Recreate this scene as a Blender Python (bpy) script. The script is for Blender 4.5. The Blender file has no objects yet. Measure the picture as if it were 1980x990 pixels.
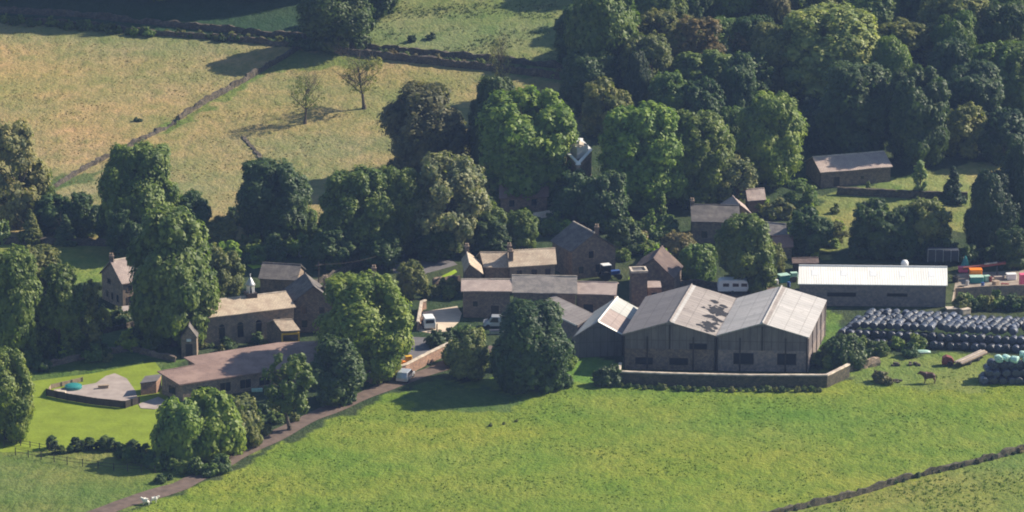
import bpy, bmesh, math, random
import numpy as np
from mathutils import Vector, noise
from mathutils.geometry import tessellate_polygon
rnd = random.Random(7)
SC = bpy.context.scene
COL = SC.collection
R = math.radians

# ---------------------------------------------------------------- camera geometry
PITCH, DIST, LENS = R(16.0), 700.0, 144.0
CAM = Vector((0, -DIST*math.cos(PITCH), DIST*math.sin(PITCH)))
FPX = LENS/36.0*1980
FWD = Vector((0, math.cos(PITCH), -math.sin(PITCH)))
UP = Vector((0, math.sin(PITCH), math.cos(PITCH)))

def sstep(a, b, x):
    t = min(1.0, max(0.0, (x-a)/(b-a)))
    return t*t*(3-2*t)
def H(x, y):
    """ground height"""
    if y < 15: h = 0.0
    elif y < 65: h = 0.13*(y-15)**2/100.0
    elif y < 420: h = 3.25 + 0.13*(y-65)
    else: h = 3.25 + 0.13*355 + 60*(1-math.exp(-(y-420)*0.13/60))
    h += 1.1*sstep(30, 90, y)*(math.sin(x*0.035+1.2)+math.sin(y*0.05+x*0.021))*0.7
    h += 0.45*sstep(104, 122, -y)*(math.sin(x*0.07+y*0.045)+math.sin(y*0.11-x*0.03))*0.6
    return h
def ray(px, py):
    return (FWD*FPX + Vector((1, 0, 0))*(px-990) + UP*(495-py)).normalized()
def atz(px, py, z):
    d = ray(px, py)
    return CAM + d*((z-CAM.z)/d.z)
def at(px, py, h=0.0):
    """point of the ground (plus h) seen at this place"""
    z = h
    for _ in range(40):
        p = atz(px, py, z)
        z += 0.6*(H(p.x, p.y)+h-z)
    return atz(px, py, z)
def kpx(p):
    return FPX/((p-CAM).dot(FWD))

# ---------------------------------------------------------------- objects
def tag(o, label=None, cat=None, group=None, kind=None):
    if label: o['label'] = label
    if cat: o['category'] = cat
    if group: o['group'] = group
    if kind: o['kind'] = kind
    return o
def empty(name, loc, label=None, cat=None, group=None, rz=0.0):
    o = bpy.data.objects.new(name, None)
    o.empty_display_size = 0.5
    o.location = loc; o.rotation_euler.z = rz
    COL.objects.link(o)
    return tag(o, label, cat, group)
def copy_tree(o, parent=None):
    c = o.copy(); COL.objects.link(c)
    c.parent = parent
    for ch in list(o.children):
        copy_tree(ch, c)
    return c

class MB:
    def __init__(s): s.v = []; s.f = []
    def add(s, vs, fs):
        n = len(s.v); s.v += [tuple(v) for v in vs]
        s.f += [tuple(i+n for i in f) for f in fs]
        return s
    def box(s, o, u, v, w):
        o = Vector(o); u = Vector(u); v = Vector(v); w = Vector(w)
        if u.cross(v).dot(w) < 0: u, v = v, u
        P = [o, o+u, o+u+v, o+v, o+w, o+u+w, o+u+v+w, o+v+w]
        return s.add(P, [(3, 2, 1, 0), (4, 5, 6, 7), (0, 1, 5, 4), (1, 2, 6, 5), (2, 3, 7, 6), (3, 0, 4, 7)])
    def cbox(s, c, sx, sy, sz, rz=0.0):
        """box standing on the point c"""
        ux = Vector((math.cos(rz), math.sin(rz), 0)); uy = Vector((-ux.y, ux.x, 0))
        return s.box(Vector(c)-ux*sx/2-uy*sy/2, ux*sx, uy*sy, (0, 0, sz))
    def slab(s, poly, t):
        """polygon (list of 3D points) with thickness vector t"""
        t = Vector(t); P = [Vector(p) for p in poly]; n = len(P)
        nor = Vector((0, 0, 0))
        for i in range(n): nor += (P[i]-P[0]).cross(P[(i+1) % n]-P[0])
        if nor.dot(t) > 0: P.reverse()
        V = P + [p+t for p in P]
        tris = tessellate_polygon([P])
        F = []
        for a, b, c in tris:
            m = (P[b]-P[a]).cross(P[c]-P[a])
            if m.dot(t) > 0: a, c = c, a
            F.append((a, b, c)); F.append((c+n, b+n, a+n))
        for i in range(n):
            j = (i+1) % n
            F.append((i, i+n, j+n, j))
        return s.add(V, F)
    def tube(s, pts, rad, n=8, cap=True):
        pts = [Vector(p) for p in pts]
        if not hasattr(rad, '__len__'): rad = [rad]*len(pts)
        V = []; F = []
        for i, p in enumerate(pts):
            d = (pts[min(i+1, len(pts)-1)]-pts[max(i-1, 0)]).normalized()
            a = d.orthogonal().normalized() if abs(d.z) > .99 else d.cross(Vector((0, 0, 1))).normalized()
            b = d.cross(a)
            for k in range(n):
                t = 2*math.pi*k/n
                V.append(p+(a*math.cos(t)+b*math.sin(t))*rad[i])
        for i in range(len(pts)-1):
            for k in range(n):
                F.append((i*n+k, (i+1)*n+k, (i+1)*n+(k+1) % n, i*n+(k+1) % n))
        if cap:
            F.append(tuple(range(n))); F.append(tuple(range((len(pts)-1)*n+n-1, (len(pts)-1)*n-1, -1)))
        return s.add(V, F)
    def lathe(s, c, prof, n=14):
        c = Vector(c)
        V = []; F = []
        for r, z in prof:
            for k in range(n):
                t = 2*math.pi*k/n
                V.append(c+Vector((r*math.cos(t), r*math.sin(t), z)))
        m = len(prof)
        for i in range(m-1):
            for k in range(n):
                F.append((i*n+k, i*n+(k+1) % n, (i+1)*n+(k+1) % n, (i+1)*n+k))
        F.append(tuple(range(n-1, -1, -1))); F.append(tuple(range((m-1)*n, m*n)))
        return s.add(V, F)
    def build(s, name, mat, parent=None, smooth=False, bevel=0):
        """one mesh object; vertices were given in world space"""
        off = parent_world(parent)
        me = bpy.data.meshes.new(name)
        me.from_pydata([(v[0]-off.x, v[1]-off.y, v[2]-off.z) for v in s.v], [], s.f)
        o = bpy.data.objects.new(name, me); COL.objects.link(o)
        if parent is not None: o.parent = parent
        finish(me, mat, smooth, off)
        if bevel:
            b = o.modifiers.new('bevel', 'BEVEL'); b.width = bevel; b.segments = 1
        return o
    def thing(s, name, mat, label, cat, group=None, **k):
        """a top-level thing that is one mesh; its origin goes to its base"""
        xs = [v[0] for v in s.v]; ys = [v[1] for v in s.v]; zs = [v[2] for v in s.v]
        b = Vector(((min(xs)+max(xs))/2, (min(ys)+max(ys))/2, min(zs)))
        s.v = [(x-b.x, y-b.y, z-b.z) for x, y, z in s.v]
        o = s.build(name, mat, None, **k); o.location = b
        return tag(o, label, cat, group)
def parent_world(p):
    v = Vector((0, 0, 0))
    while p is not None:
        v += p.location; p = p.parent
    return v
def finish(me, mat, smooth=False, off=Vector((0, 0, 0))):
    uv = me.uv_layers.new(name='UVMap')
    for p in me.polygons:
        n = p.normal
        t = Vector((-n.y, n.x, 0))
        t = t.normalized() if t.length > 1e-3 else Vector((1, 0, 0))
        b = n.cross(t)
        for li in p.loop_indices:
            c = me.vertices[me.loops[li].vertex_index].co + off
            uv.data[li].uv = (c.dot(t), c.dot(b))
        p.use_smooth = smooth
    me.materials.append(mat)

# ---------------------------------------------------------------- materials
def newmat(name):
    m = bpy.data.materials.new(name); m.use_nodes = True
    nt = m.node_tree; b = nt.nodes['Principled BSDF']
    return m, nt, b
def N(nt, t, **k):
    n = nt.nodes.new(t)
    for a, v in k.items():
        if a.startswith('i_'): n.inputs[a[2:].replace('_', ' ')].default_value = v
        else: setattr(n, a, v)
    return n
def mixc(nt, f, a, b, mode='MIX'):
    n = nt.nodes.new('ShaderNodeMix'); n.data_type = 'RGBA'; n.blend_type = mode
    for s, v in ((n.inputs[0], f), (n.inputs[6], a), (n.inputs[7], b)):
        if hasattr(v, 'is_linked'): nt.links.new(v, s)
        elif isinstance(v, (int, float)): s.default_value = v
        else: s.default_value = (*v[:3], 1)
    return n.outputs[2]
def ramp(nt, f, a, b):
    r = nt.nodes.new('ShaderNodeMapRange'); r.inputs[1].default_value = a; r.inputs[2].default_value = b
    nt.links.new(f, r.inputs[0]); return r.outputs[0]
def noisef(nt, vec, scale, detail=3, rough=.55, stretch=None):
    n = N(nt, 'ShaderNodeTexNoise'); n.inputs['Scale'].default_value = scale
    n.inputs['Detail'].default_value = detail; n.inputs['Roughness'].default_value = rough
    if stretch:
        mp = N(nt, 'ShaderNodeMapping'); mp.inputs['Scale'].default_value = stretch
        nt.links.new(vec, mp.inputs[0]); vec = mp.outputs[0]
    nt.links.new(vec, n.inputs['Vector'])
    return n.outputs[0]
def bump(nt, b, h, s, d):
    n = N(nt, 'ShaderNodeBump'); n.inputs['Strength'].default_value = s; n.inputs['Distance'].default_value = d
    nt.links.new(h, n.inputs['Height']); nt.links.new(n.outputs[0], b.inputs['Normal'])

def mat_plain(name, c, rough=.6, metal=0, var=.25, scale=3.0, spec=.4):
    m, nt, b = newmat(name)
    g = N(nt, 'ShaderNodeNewGeometry').outputs['Position']
    f = noisef(nt, g, scale, 4)
    nt.links.new(mixc(nt, ramp(nt, f, .3, .7), [x*(1-var) for x in c], [min(1, x*(1+var)) for x in c]), b.inputs['Base Color'])
    b.inputs['Roughness'].default_value = rough; b.inputs['Metallic'].default_value = metal
    b.inputs['Specular IOR Level'].default_value = spec
    return m
def mat_stone(name, c1, c2, bw=.55, bh=.22, dark=.55, stain=.35):
    """coursed rubble stone"""
    m, nt, b = newmat(name)
    uv = N(nt, 'ShaderNodeUVMap').outputs[0]
    g = N(nt, 'ShaderNodeNewGeometry').outputs['Position']
    br = N(nt, 'ShaderNodeTexBrick'); nt.links.new(uv, br.inputs['Vector'])
    br.inputs['Scale'].default_value = 1; br.inputs['Brick Width'].default_value = bw; br.inputs['Row Height'].default_value = bh
    br.inputs['Mortar Size'].default_value = .02; br.inputs['Color1'].default_value = (*c1, 1); br.inputs['Color2'].default_value = (*c2, 1)
    br.inputs['Mortar'].default_value = (*[x*dark for x in c1], 1)
    f = noisef(nt, g, .45, 5, .65)
    c = mixc(nt, ramp(nt, f, .35, .75), (1, 1, 1), (1-stain, 1-stain, 1-stain), 'MIX')
    c = mixc(nt, 1.0, br.outputs[0], c, 'MULTIPLY')
    f2 = noisef(nt, g, 2.2, 4, .6)
    c = mixc(nt, ramp(nt, f2, .4, .65), mixc(nt, 1.0, c, (.85, .85, .9), 'MULTIPLY'), mixc(nt, 1.0, c, (1.45, 1.32, 1.15), 'MULTIPLY'))
    nt.links.new(c, b.inputs['Base Color']); b.inputs['Roughness'].default_value = .9
    b.inputs['Specular IOR Level'].default_value = .2
    bump(nt, b, br.outputs[1], .5, -.03)
    return m
def mat_roof(name, c1, c2, c3, course=.35, w=.5, patch=.7, rough=.85, moss=None):
    """stone slates in courses, weathered in patches"""
    m, nt, b = newmat(name)
    uv = N(nt, 'ShaderNodeUVMap').outputs[0]
    g = N(nt, 'ShaderNodeNewGeometry').outputs['Position']
    br = N(nt, 'ShaderNodeTexBrick'); nt.links.new(uv, br.inputs['Vector'])
    br.inputs['Scale'].default_value = 1; br.inputs['Brick Width'].default_value = w; br.inputs['Row Height'].default_value = course
    br.inputs['Mortar Size'].default_value = .025; br.inputs['Color1'].default_value = (*c1, 1); br.inputs['Color2'].default_value = (*c2, 1)
    br.inputs['Mortar'].default_value = (*[x*.45 for x in c1], 1)
    f = noisef(nt, g, patch, 5, .7)
    c = mixc(nt, ramp(nt, f, .45, .62), br.outputs[0], c3)
    if moss:
        f3 = noisef(nt, g, 1.7, 4, .7)
        c = mixc(nt, ramp(nt, f3, .55, .75), c, moss)
    nt.links.new(c, b.inputs['Base Color']); b.inputs['Roughness'].default_value = rough
    b.inputs['Specular IOR Level'].default_value = .3
    bump(nt, b, br.outputs[1], .6, -.03)
    return m
def mat_corr(name, c1, c2, pitch=.5, rough=.7, spots=None, scale=.5, streak=True, lap=.6):
    """corrugated sheet, ribs running down the slope"""
    m, nt, b = newmat(name)
    uv = N(nt, 'ShaderNodeUVMap').outputs[0]
    g = N(nt, 'ShaderNodeNewGeometry').outputs['Position']
    wv = N(nt, 'ShaderNodeTexWave'); nt.links.new(uv, wv.inputs['Vector'])
    wv.bands_direction = 'X'; wv.inputs['Scale'].default_value = .314/pitch
    f = noisef(nt, uv if streak else g, scale, 5, .65, (1, .25, 1) if streak else None)
    c = mixc(nt, ramp(nt, f, .35, .65), c1, c2)
    if spots:
        f3 = noisef(nt, g, 1.3, 4, .7); c = mixc(nt, ramp(nt, f3, .58, .7), c, spots)
    # sheet joints
    br = N(nt, 'ShaderNodeTexBrick'); nt.links.new(uv, br.inputs['Vector']); br.offset = 0
    br.inputs['Scale'].default_value = 1; br.inputs['Brick Width'].default_value = 1.1; br.inputs['Row Height'].default_value = 2.4
    br.inputs['Mortar Size'].default_value = .03
    for s in ('Color1', 'Color2'): br.inputs[s].default_value = (1, 1, 1, 1)
    br.inputs['Color2'].default_value = (.9, .9, .9, 1)
    br.inputs['Mortar'].default_value = (lap, lap*.98, lap*.96, 1); br.inputs['Mortar Size'].default_value = .05
    c = mixc(nt, 1.0, c, br.outputs[0], 'MULTIPLY')
    nt.links.new(c, b.inputs['Base Color']); b.inputs['Roughness'].default_value = rough
    b.inputs['Specular IOR Level'].default_value = .35
    bump(nt, b, wv.outputs[1], .35, .05)
    return m
def mat_leaf():
    m = bpy.data.materials.new('foliage'); m.use_nodes = True
    nt = m.node_tree; b = nt.nodes['Principled BSDF']; out = nt.nodes['Material Output']
    oi = N(nt, 'ShaderNodeObjectInfo')
    g = N(nt, 'ShaderNodeNewGeometry')
    at_ = N(nt, 'ShaderNodeAttribute'); at_.attribute_name = 'tone'
    f = noisef(nt, g.outputs['Position'], .35, 3, .6)
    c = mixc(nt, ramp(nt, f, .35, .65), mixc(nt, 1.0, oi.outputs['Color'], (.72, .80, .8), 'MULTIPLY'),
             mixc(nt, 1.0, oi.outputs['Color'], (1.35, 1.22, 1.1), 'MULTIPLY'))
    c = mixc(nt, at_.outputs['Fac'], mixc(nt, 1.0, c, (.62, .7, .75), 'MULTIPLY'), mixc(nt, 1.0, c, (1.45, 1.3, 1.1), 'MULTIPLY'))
    nt.links.new(c, b.inputs['Base Color'])
    b.inputs['Roughness'].default_value = .55; b.inputs['Specular IOR Level'].default_value = .35
    tr = N(nt, 'ShaderNodeBsdfTranslucent')
    nt.links.new(mixc(nt, 1.0, c, (1.3, 1.5, .6), 'MULTIPLY'), tr.inputs[0])
    ms = N(nt, 'ShaderNodeMixShader'); ms.inputs[0].default_value = .34
    nt.links.new(b.outputs[0], ms.inputs[1]); nt.links.new(tr.outputs[0], ms.inputs[2])
    nt.links.new(ms.outputs[0], out.inputs[0])
    return m
def mat_ground():
    m, nt, b = newmat('ground_grass')
    g = N(nt, 'ShaderNodeNewGeometry').outputs['Position']
    a = N(nt, 'ShaderNodeAttribute'); a.attribute_name = 'zone'
    a2 = N(nt, 'ShaderNodeAttribute'); a2.attribute_name = 'rough'
    base = a.outputs['Color']; rg = a2.outputs['Fac']
    f1 = noisef(nt, g, .055, 4, .6); f2 = noisef(nt, g, .45, 5, .7, (1, .55, 1)); f3 = noisef(nt, g, 1.6, 3, .6)
    c = mixc(nt, ramp(nt, f1, .35, .65), mixc(nt, 1.0, base, (.80, .92, .85), 'MULTIPLY'), mixc(nt, 1.0, base, (1.2, 1.05, 1.25), 'MULTIPLY'))
    c = mixc(nt, ramp(nt, f2, .35, .68), c, mixc(nt, 1.0, c, (.56, .70, .55), 'MULTIPLY'))
    c = mixc(nt, ramp(nt, f3, .5, .72), c, mixc(nt, 1.0, c, (1.28, 1.17, 1.0), 'MULTIPLY'))
    f0 = noisef(nt, g, .016, 3, .6, (1, 2.2, 1))
    c = mixc(nt, ramp(nt, f0, .38, .64), mixc(nt, 1.0, c, (.80, .92, .95), 'MULTIPLY'), mixc(nt, 1.0, c, (1.16, 1.03, 1.0), 'MULTIPLY'))
    f9 = noisef(nt, g, .22, 4, .75)
    c = mixc(nt, ramp(nt, f9, .60, .72), c, mixc(nt, 1.0, c, (.62, .74, .75), 'MULTIPLY'))
    # tussocks in rough pasture
    v = N(nt, 'ShaderNodeTexVoronoi'); v.inputs['Scale'].default_value = .55
    nt.links.new(g, v.inputs['Vector'])
    d = ramp(nt, v.outputs['Distance'], .45, .15)
    n4 = noisef(nt, g, .12, 3); mm = N(nt, 'ShaderNodeMath', operation='MULTIPLY'); nt.links.new(d, mm.inputs[0]); nt.links.new(ramp(nt, n4, .5, .65), mm.inputs[1])
    m2 = N(nt, 'ShaderNodeMath', operation='MULTIPLY'); nt.links.new(mm.outputs[0], m2.inputs[0]); nt.links.new(rg, m2.inputs[1])
    c = mixc(nt, m2.outputs[0], c, mixc(nt, 1.0, c, (.55, .66, .55), 'MULTIPLY'))
    nt.links.new(c, b.inputs['Base Color']); b.inputs['Roughness'].default_value = .95; b.inputs['Specular IOR Level'].default_value = .1
    ad = N(nt, 'ShaderNodeMath', operation='ADD'); nt.links.new(f2, ad.inputs[0])
    m5 = N(nt, 'ShaderNodeMath', operation='MULTIPLY'); nt.links.new(f3, m5.inputs[0]); m5.inputs[1].default_value = .5; nt.links.new(m5.outputs[0], ad.inputs[1])
    bump(nt, b, ad.outputs[0], 1.0, .55)
    return m

M = {}
M['leaf'] = mat_leaf()
M['bark'] = mat_plain('bark', (.10, .08, .06), .95)
M['palebark'] = mat_plain('pale_bark', (.28, .25, .22), .9)
M['stone'] = mat_stone('gritstone', (.29, .23, .185), (.35, .28, .22))
M['stonedark'] = mat_stone('sooty_stone', (.19, .155, .135), (.245, .20, .165))
M['stonewarm'] = mat_stone('warm_stone', (.34, .22, .17), (.40, .27, .2))
M['blockwork'] = mat_stone('blockwork', (.25, .215, .21), (.29, .25, .24), .45, .22, .8, .25)
M['drywall'] = mat_stone('dry_stone', (.10, .09, .075), (.16, .14, .115), .5, .2, .4, .4)
M['mossy'] = mat_stone('mossy_stone', (.085, .085, .06), (.13, .115, .09), .5, .2, .4, .4)
M['coping'] = mat_plain('coping_stone', (.50, .42, .34), .9, var=.35, scale=1.2)
M['slate'] = mat_roof('dark_slate', (.12, .108, .105), (.15, .135, .13), (.18, .16, .145), .25, .35)
M['greyslate'] = mat_roof('grey_slate', (.21, .19, .185), (.26, .235, .225), (.31, .275, .25), .28, .4)
M['stoneslate'] = mat_roof('stone_slate', (.56, .45, .34), (.48, .385, .29), (.37, .28, .21), .35, .5, .55, moss=(.62, .53, .38))
M['pinkslate'] = mat_roof('lichened_slate', (.50, .40, .355), (.42, .335, .30), (.33, .255, .23), .33, .45, .6)
M['browntile'] = mat_roof('brown_tile', (.29, .195, .165), (.25, .17, .15), (.32, .22, .185), .33, .3, .4)
M['darktile'] = mat_roof('dark_tile', (.15, .105, .095), (.12, .09, .085), (.18, .13, .11), .3, .3, .5)  # darkened brown tile; tree shade on the low cottage is put into it
M['redtile'] = mat_roof('red_tile', (.34, .2, .16), (.29, .17, .14), (.24, .15, .13), .3, .3, .5)
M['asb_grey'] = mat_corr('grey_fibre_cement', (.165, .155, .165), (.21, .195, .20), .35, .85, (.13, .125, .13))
M['asb_pink'] = mat_corr('stained_fibre_cement', (.36, .32, .30), (.24, .21, .20), .35, .85, (.17, .14, .13), scale=.35)
M['asb_pale'] = mat_corr('pale_fibre_cement', (.38, .365, .36), (.50, .475, .465), .35, .8, (.30, .275, .27), scale=.35)
M['steel_white'] = mat_corr('white_steel_sheet', (.84, .82, .77), (.90, .88, .83), .4, .5, lap=.88)
M['clearsheet'] = mat_corr('clear_sheet', (.44, .44, .41), (.54, .53, .50), .3, .4)
M['redrust'] = mat_corr('rusty_sheet', (.36, .29, .27), (.30, .24, .225), .3, .8, (.24, .18, .16))
M['whitetrim'] = mat_plain('white_trim', (.8, .78, .74), .5, var=.06)
M['boards'] = mat_corr('weathered_boards', (.13, .112, .115), (.22, .19, .185), .2, .9, scale=.8)
M['black'] = mat_plain('black_hole', (.015, .015, .02), .9)
M['glass'] = mat_plain('window_glass', (.02, .022, .03), .12, var=.2, spec=.6)
M['timber'] = mat_plain('timber', (.33, .25, .18), .85, scale=2)
M['darktimber'] = mat_plain('dark_timber', (.05, .04, .035), .8, scale=2)
M['tarmac'] = mat_plain('tarmac', (.135, .125, .13), .9, var=.18, scale=.7)
M['dirt'] = mat_plain('track_dirt', (.13, .092, .075), .95, var=.3, scale=.8)
M['concrete'] = mat_plain('concrete', (.34, .285, .26), .9, var=.18, scale=.6)
M['yarddirt'] = mat_plain('trodden_yard', (.30, .25, .20), .95, var=.35, scale=.6)
M['sand'] = mat_plain('dusty_yard', (.55, .45, .34), .95, var=.15, scale=.5)
M['white'] = mat_plain('white_paint', (.8, .8, .8), .35, var=.04)
M['silver'] = mat_plain('silver_paint', (.5, .52, .56), .25, .4, .04)
M['tyre'] = mat_plain('tyre_rubber', (.02, .02, .02), .8)
M['yellow'] = mat_plain('yellow_paint', (.75, .42, .03), .5, var=.08)
M['orange'] = mat_plain('orange_plastic', (.9, .25, .02), .45, var=.05)
M['teal'] = mat_plain('teal_plastic', (.03, .22, .22), .45, var=.15)
M['mint'] = mat_plain('mint_plastic', (.42, .62, .52), .35, var=.15)
M['pink'] = mat_plain('pink_plastic', (.75, .14, .25), .45, var=.1)
M['blue'] = mat_plain('blue_paint', (.04, .09, .28), .4, var=.1)
M['purple'] = mat_plain('purple_cloth', (.2, .09, .35), .7, var=.1)
M['red'] = mat_plain('red_paint', (.55, .06, .04), .5, var=.1)
M['rust'] = mat_plain('rust', (.18, .05, .045), .85, var=.3)
M['metal'] = mat_plain('galvanised_metal', (.45, .46, .48), .45, .6, .1)
M['darkmetal'] = mat_plain('dark_metal', (.05, .055, .075), .6, .2, .2)
M['horse'] = mat_plain('horse_coat', (.085, .035, .022), .6, var=.2)
M['mane'] = mat_plain('horse_mane', (.02, .012, .01), .8)
M['wool'] = mat_plain('wool', (.72, .69, .62), .95, var=.08)
M['facewool'] = mat_plain('sheep_face', (.5, .46, .4), .9)
M['clay'] = mat_plain('chimney_clay', (.45, .33, .24), .85)
def mat_film():
    m, nt, b = newmat('bale_film')
    g = N(nt, 'ShaderNodeNewGeometry').outputs['Position']
    f = noisef(nt, g, 5, 4, .7)
    oi = N(nt, 'ShaderNodeObjectInfo')
    nt.links.new(mixc(nt, ramp(nt, f, .4, .7), oi.outputs['Color'], mixc(nt, 1.0, oi.outputs['Color'], (1.8, 1.8, 1.9), 'MULTIPLY')), b.inputs['Base Color'])
    b.inputs['Roughness'].default_value = .4; b.inputs['Specular IOR Level'].default_value = .7
    bump(nt, b, f, 1.0, .10)
    return m
M['film'] = mat_film()

# ---------------------------------------------------------------- foliage
def unit(n, rng):
    v = rng.normal(size=(n, 3)); return v/np.linalg.norm(v, axis=1)[:, None]
ICO = None
def ico():
    global ICO
    if ICO is None:
        bm = bmesh.new(); bmesh.ops.create_icosphere(bm, subdivisions=1, radius=1)
        ICO = (np.array([v.co[:] for v in bm.verts]), np.array([[v.index for v in f.verts] for f in bm.faces])); bm.free()
    return ICO
def crown_mesh(name, Hh, Ww, seed, kind='round', leaf=.45, nlobe=34, dens=1.0):
    """crown of many leaf-clump faces; z 0 is the ground, Hh the height"""
    rng = np.random.default_rng(seed)
    lobes = []
    zb = {'round': .03, 'ash': .04, 'cone': .0, 'yew': .0, 'bush': 0.0, 'lolly': .26, 'sparse': .35, 'column': .02}[kind]
    cz = Hh*(zb+1)/2; rz = Hh*(1-zb)/2; rx = Ww/2
    lump = rng.uniform(0, 6.28, 6)
    tries = 0
    if kind in ('round', 'yew', 'bush', 'ash'):
        for q in range(5):
            t = .30+.09*q+rng.uniform(-.04, .04); aa = q*2.4+lump[3]
            pr = math.sqrt(max(.1, 1-((t-.47)/.57)**2)); lr = rx*(.46 if kind != 'ash' else .36)
            if kind == 'bush': t *= .7
            lr = min(lr, Hh*.42)
            lobes.append((np.array([math.cos(aa)*(rx-lr)*pr*.9, math.sin(aa)*(rx-lr)*pr*.9, max(lr*.9, Hh*(zb+(1-zb)*t))]), lr))
    while len(lobes) < nlobe and tries < 4000:
        tries += 1
        d = unit(1, rng)[0]
        if d[2] < -.75: continue
        s = rng.uniform(.45, 1.0) if kind != 'cone' else rng.uniform(.2, 1)
        lr = rx*rng.uniform(.18, .34)*(1.0 if kind in ('round', 'bush', 'yew') else .85)
        # uneven outline
        a = math.atan2(d[1], d[0])
        irr = 1+.11*math.sin(2*a+lump[0])+.08*math.sin(3*a+lump[1])+.07*math.sin(5*d[2]+lump[2])
        if kind == 'cone':
            t = rng.uniform(0, 1); rr = rx*(1-t)**.9*.85*math.sqrt(rng.uniform(.3, 1))
            p = np.array([math.cos(a)*rr, math.sin(a)*rr, Hh*(zb+(1-zb)*t*.93)]); lr = rx*(.12+.25*(1-t))
        elif kind == 'column':
            t = rng.uniform(0, 1); rr = rx*.6*math.sin(math.pi*(.15+.8*t))
            p = np.array([math.cos(a)*rr, math.sin(a)*rr, Hh*(zb+(1-zb)*t*.9)]); lr = rx*.4
        else:
            t = rng.uniform(0, 1)
            if kind in ('yew', 'bush'): pr = (1-t**2.2)**.5*(.70+.30*min(1, t*3))
            elif kind == 'sparse' or kind == 'lolly': pr = math.sqrt(max(.06, 1-((t-.5)/.54)**2))
            else: pr = math.sqrt(max(.10, 1-((t-.47)/.57)**2))
            e = pr*math.sqrt(rng.uniform(.3, 1))*irr
            p = np.array([math.cos(a)*(rx-lr*.75)*e, math.sin(a)*(rx-lr*.75)*e, Hh*(zb+(1-zb)*t)])
        if p[2]-lr < zb*Hh-.05*Hh: p[2] = zb*Hh+lr*.85
        if p[2]+lr > Hh: p[2] = Hh-lr
        lobes.append((p, lr))
    L = np.array([l[0] for l in lobes]); LR = np.array([l[1] for l in lobes])
    sub = []
    for p, lr in lobes:
        n = max(6, int(5.5*(lr/(leaf*2.2))**2*1.0))
        n = min(n, 90)
        dd = unit(n, rng)
        sr = lr*rng.uniform(.28, .48, n)
        sub += [(p+dd[i]*lr*.82, sr[i]) for i in range(n)]
    SP = np.array([s[0] for s in sub]); SR = np.array([s[1] for s in sub])
    # drop clumps buried in other lobes
    dist = np.linalg.norm(SP[:, None]-L[None], axis=2)-LR[None]
    keep = dist.min(axis=1) > -SR*1.35
    SP, SR = SP[keep], SR[keep]
    P = []; Nn = []; T = []
    for p, r in zip(SP, SR):
        n = int(max(7 if kind != 'sparse' else 3, 13*(r/leaf)**2*dens*(.45 if kind == 'sparse' else 1)))
        n = min(n, 60)
        dd = unit(n, rng); rr = r*rng.uniform(.55, 1.12, n)
        P.append(p+dd*rr[:, None]); Nn.append(dd); T.append(np.full(n, rng.uniform(0, 1)))
    P = np.concatenate(P); Nn = np.concatenate(Nn); T = np.concatenate(T)
    dist = np.linalg.norm(P[:, None]-L[None], axis=2)-LR[None]*.86
    k = (dist.min(axis=1) > -leaf*.9) & (P[:, 2] > -.05)
    P, Nn, T = P[k], Nn[k], T[k]
    if kind in ('ash', 'round', 'lolly') and len(P) > 200:
        # thin the foliage in patches so gaps show
        q = np.array([noise.noise(Vector(tuple(x*(.9/leaf*.45)))) for x in P])
        thr = -.32 if kind != 'ash' else -.18
        k = q > thr; P, Nn, T = P[k], Nn[k], T[k]
    n = len(P)
    out = P-np.array([0, 0, Hh*.35]); out /= np.linalg.norm(out, axis=1)[:, None]
    nor = Nn*.85+out*.5+unit(n, rng)*.42+np.array([0, 0, .25]); nor /= np.linalg.norm(nor, axis=1)[:, None]
    a = np.cross(nor, unit(n, rng)); a /= np.linalg.norm(a, axis=1)[:, None]
    b = np.cross(nor, a)
    s = leaf*rng.uniform(.45, 1.0, n)[:, None]; w = rng.uniform(.45, .8, n)[:, None]
    V = np.stack([P-a*s, P-b*s*w, P+a*s, P+b*s*w], axis=1).reshape(-1, 3)
    F = [tuple(range(4*i, 4*i+4)) for i in range(n)]
    tone = np.clip(T*.7+rng.uniform(0, .3, n), 0, 1); tone = np.repeat(tone, 4)
    if kind != 'sparse':
        iv, ifc = ico(); base = len(V)
        cv = []; 
        for j, (p, lr) in enumerate(lobes):
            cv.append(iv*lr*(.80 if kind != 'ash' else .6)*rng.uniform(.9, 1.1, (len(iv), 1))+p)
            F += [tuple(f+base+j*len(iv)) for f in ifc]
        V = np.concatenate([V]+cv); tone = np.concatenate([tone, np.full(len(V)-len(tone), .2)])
    me = bpy.data.meshes.new(name)
    me.from_pydata([tuple(v) for v in V], [], F)
    at_ = me.attributes.new('tone', 'FLOAT', 'POINT'); at_.data.foreach_set('value', tone.astype(np.float32))
    me.materials.append(M['leaf'])
    return me
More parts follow.
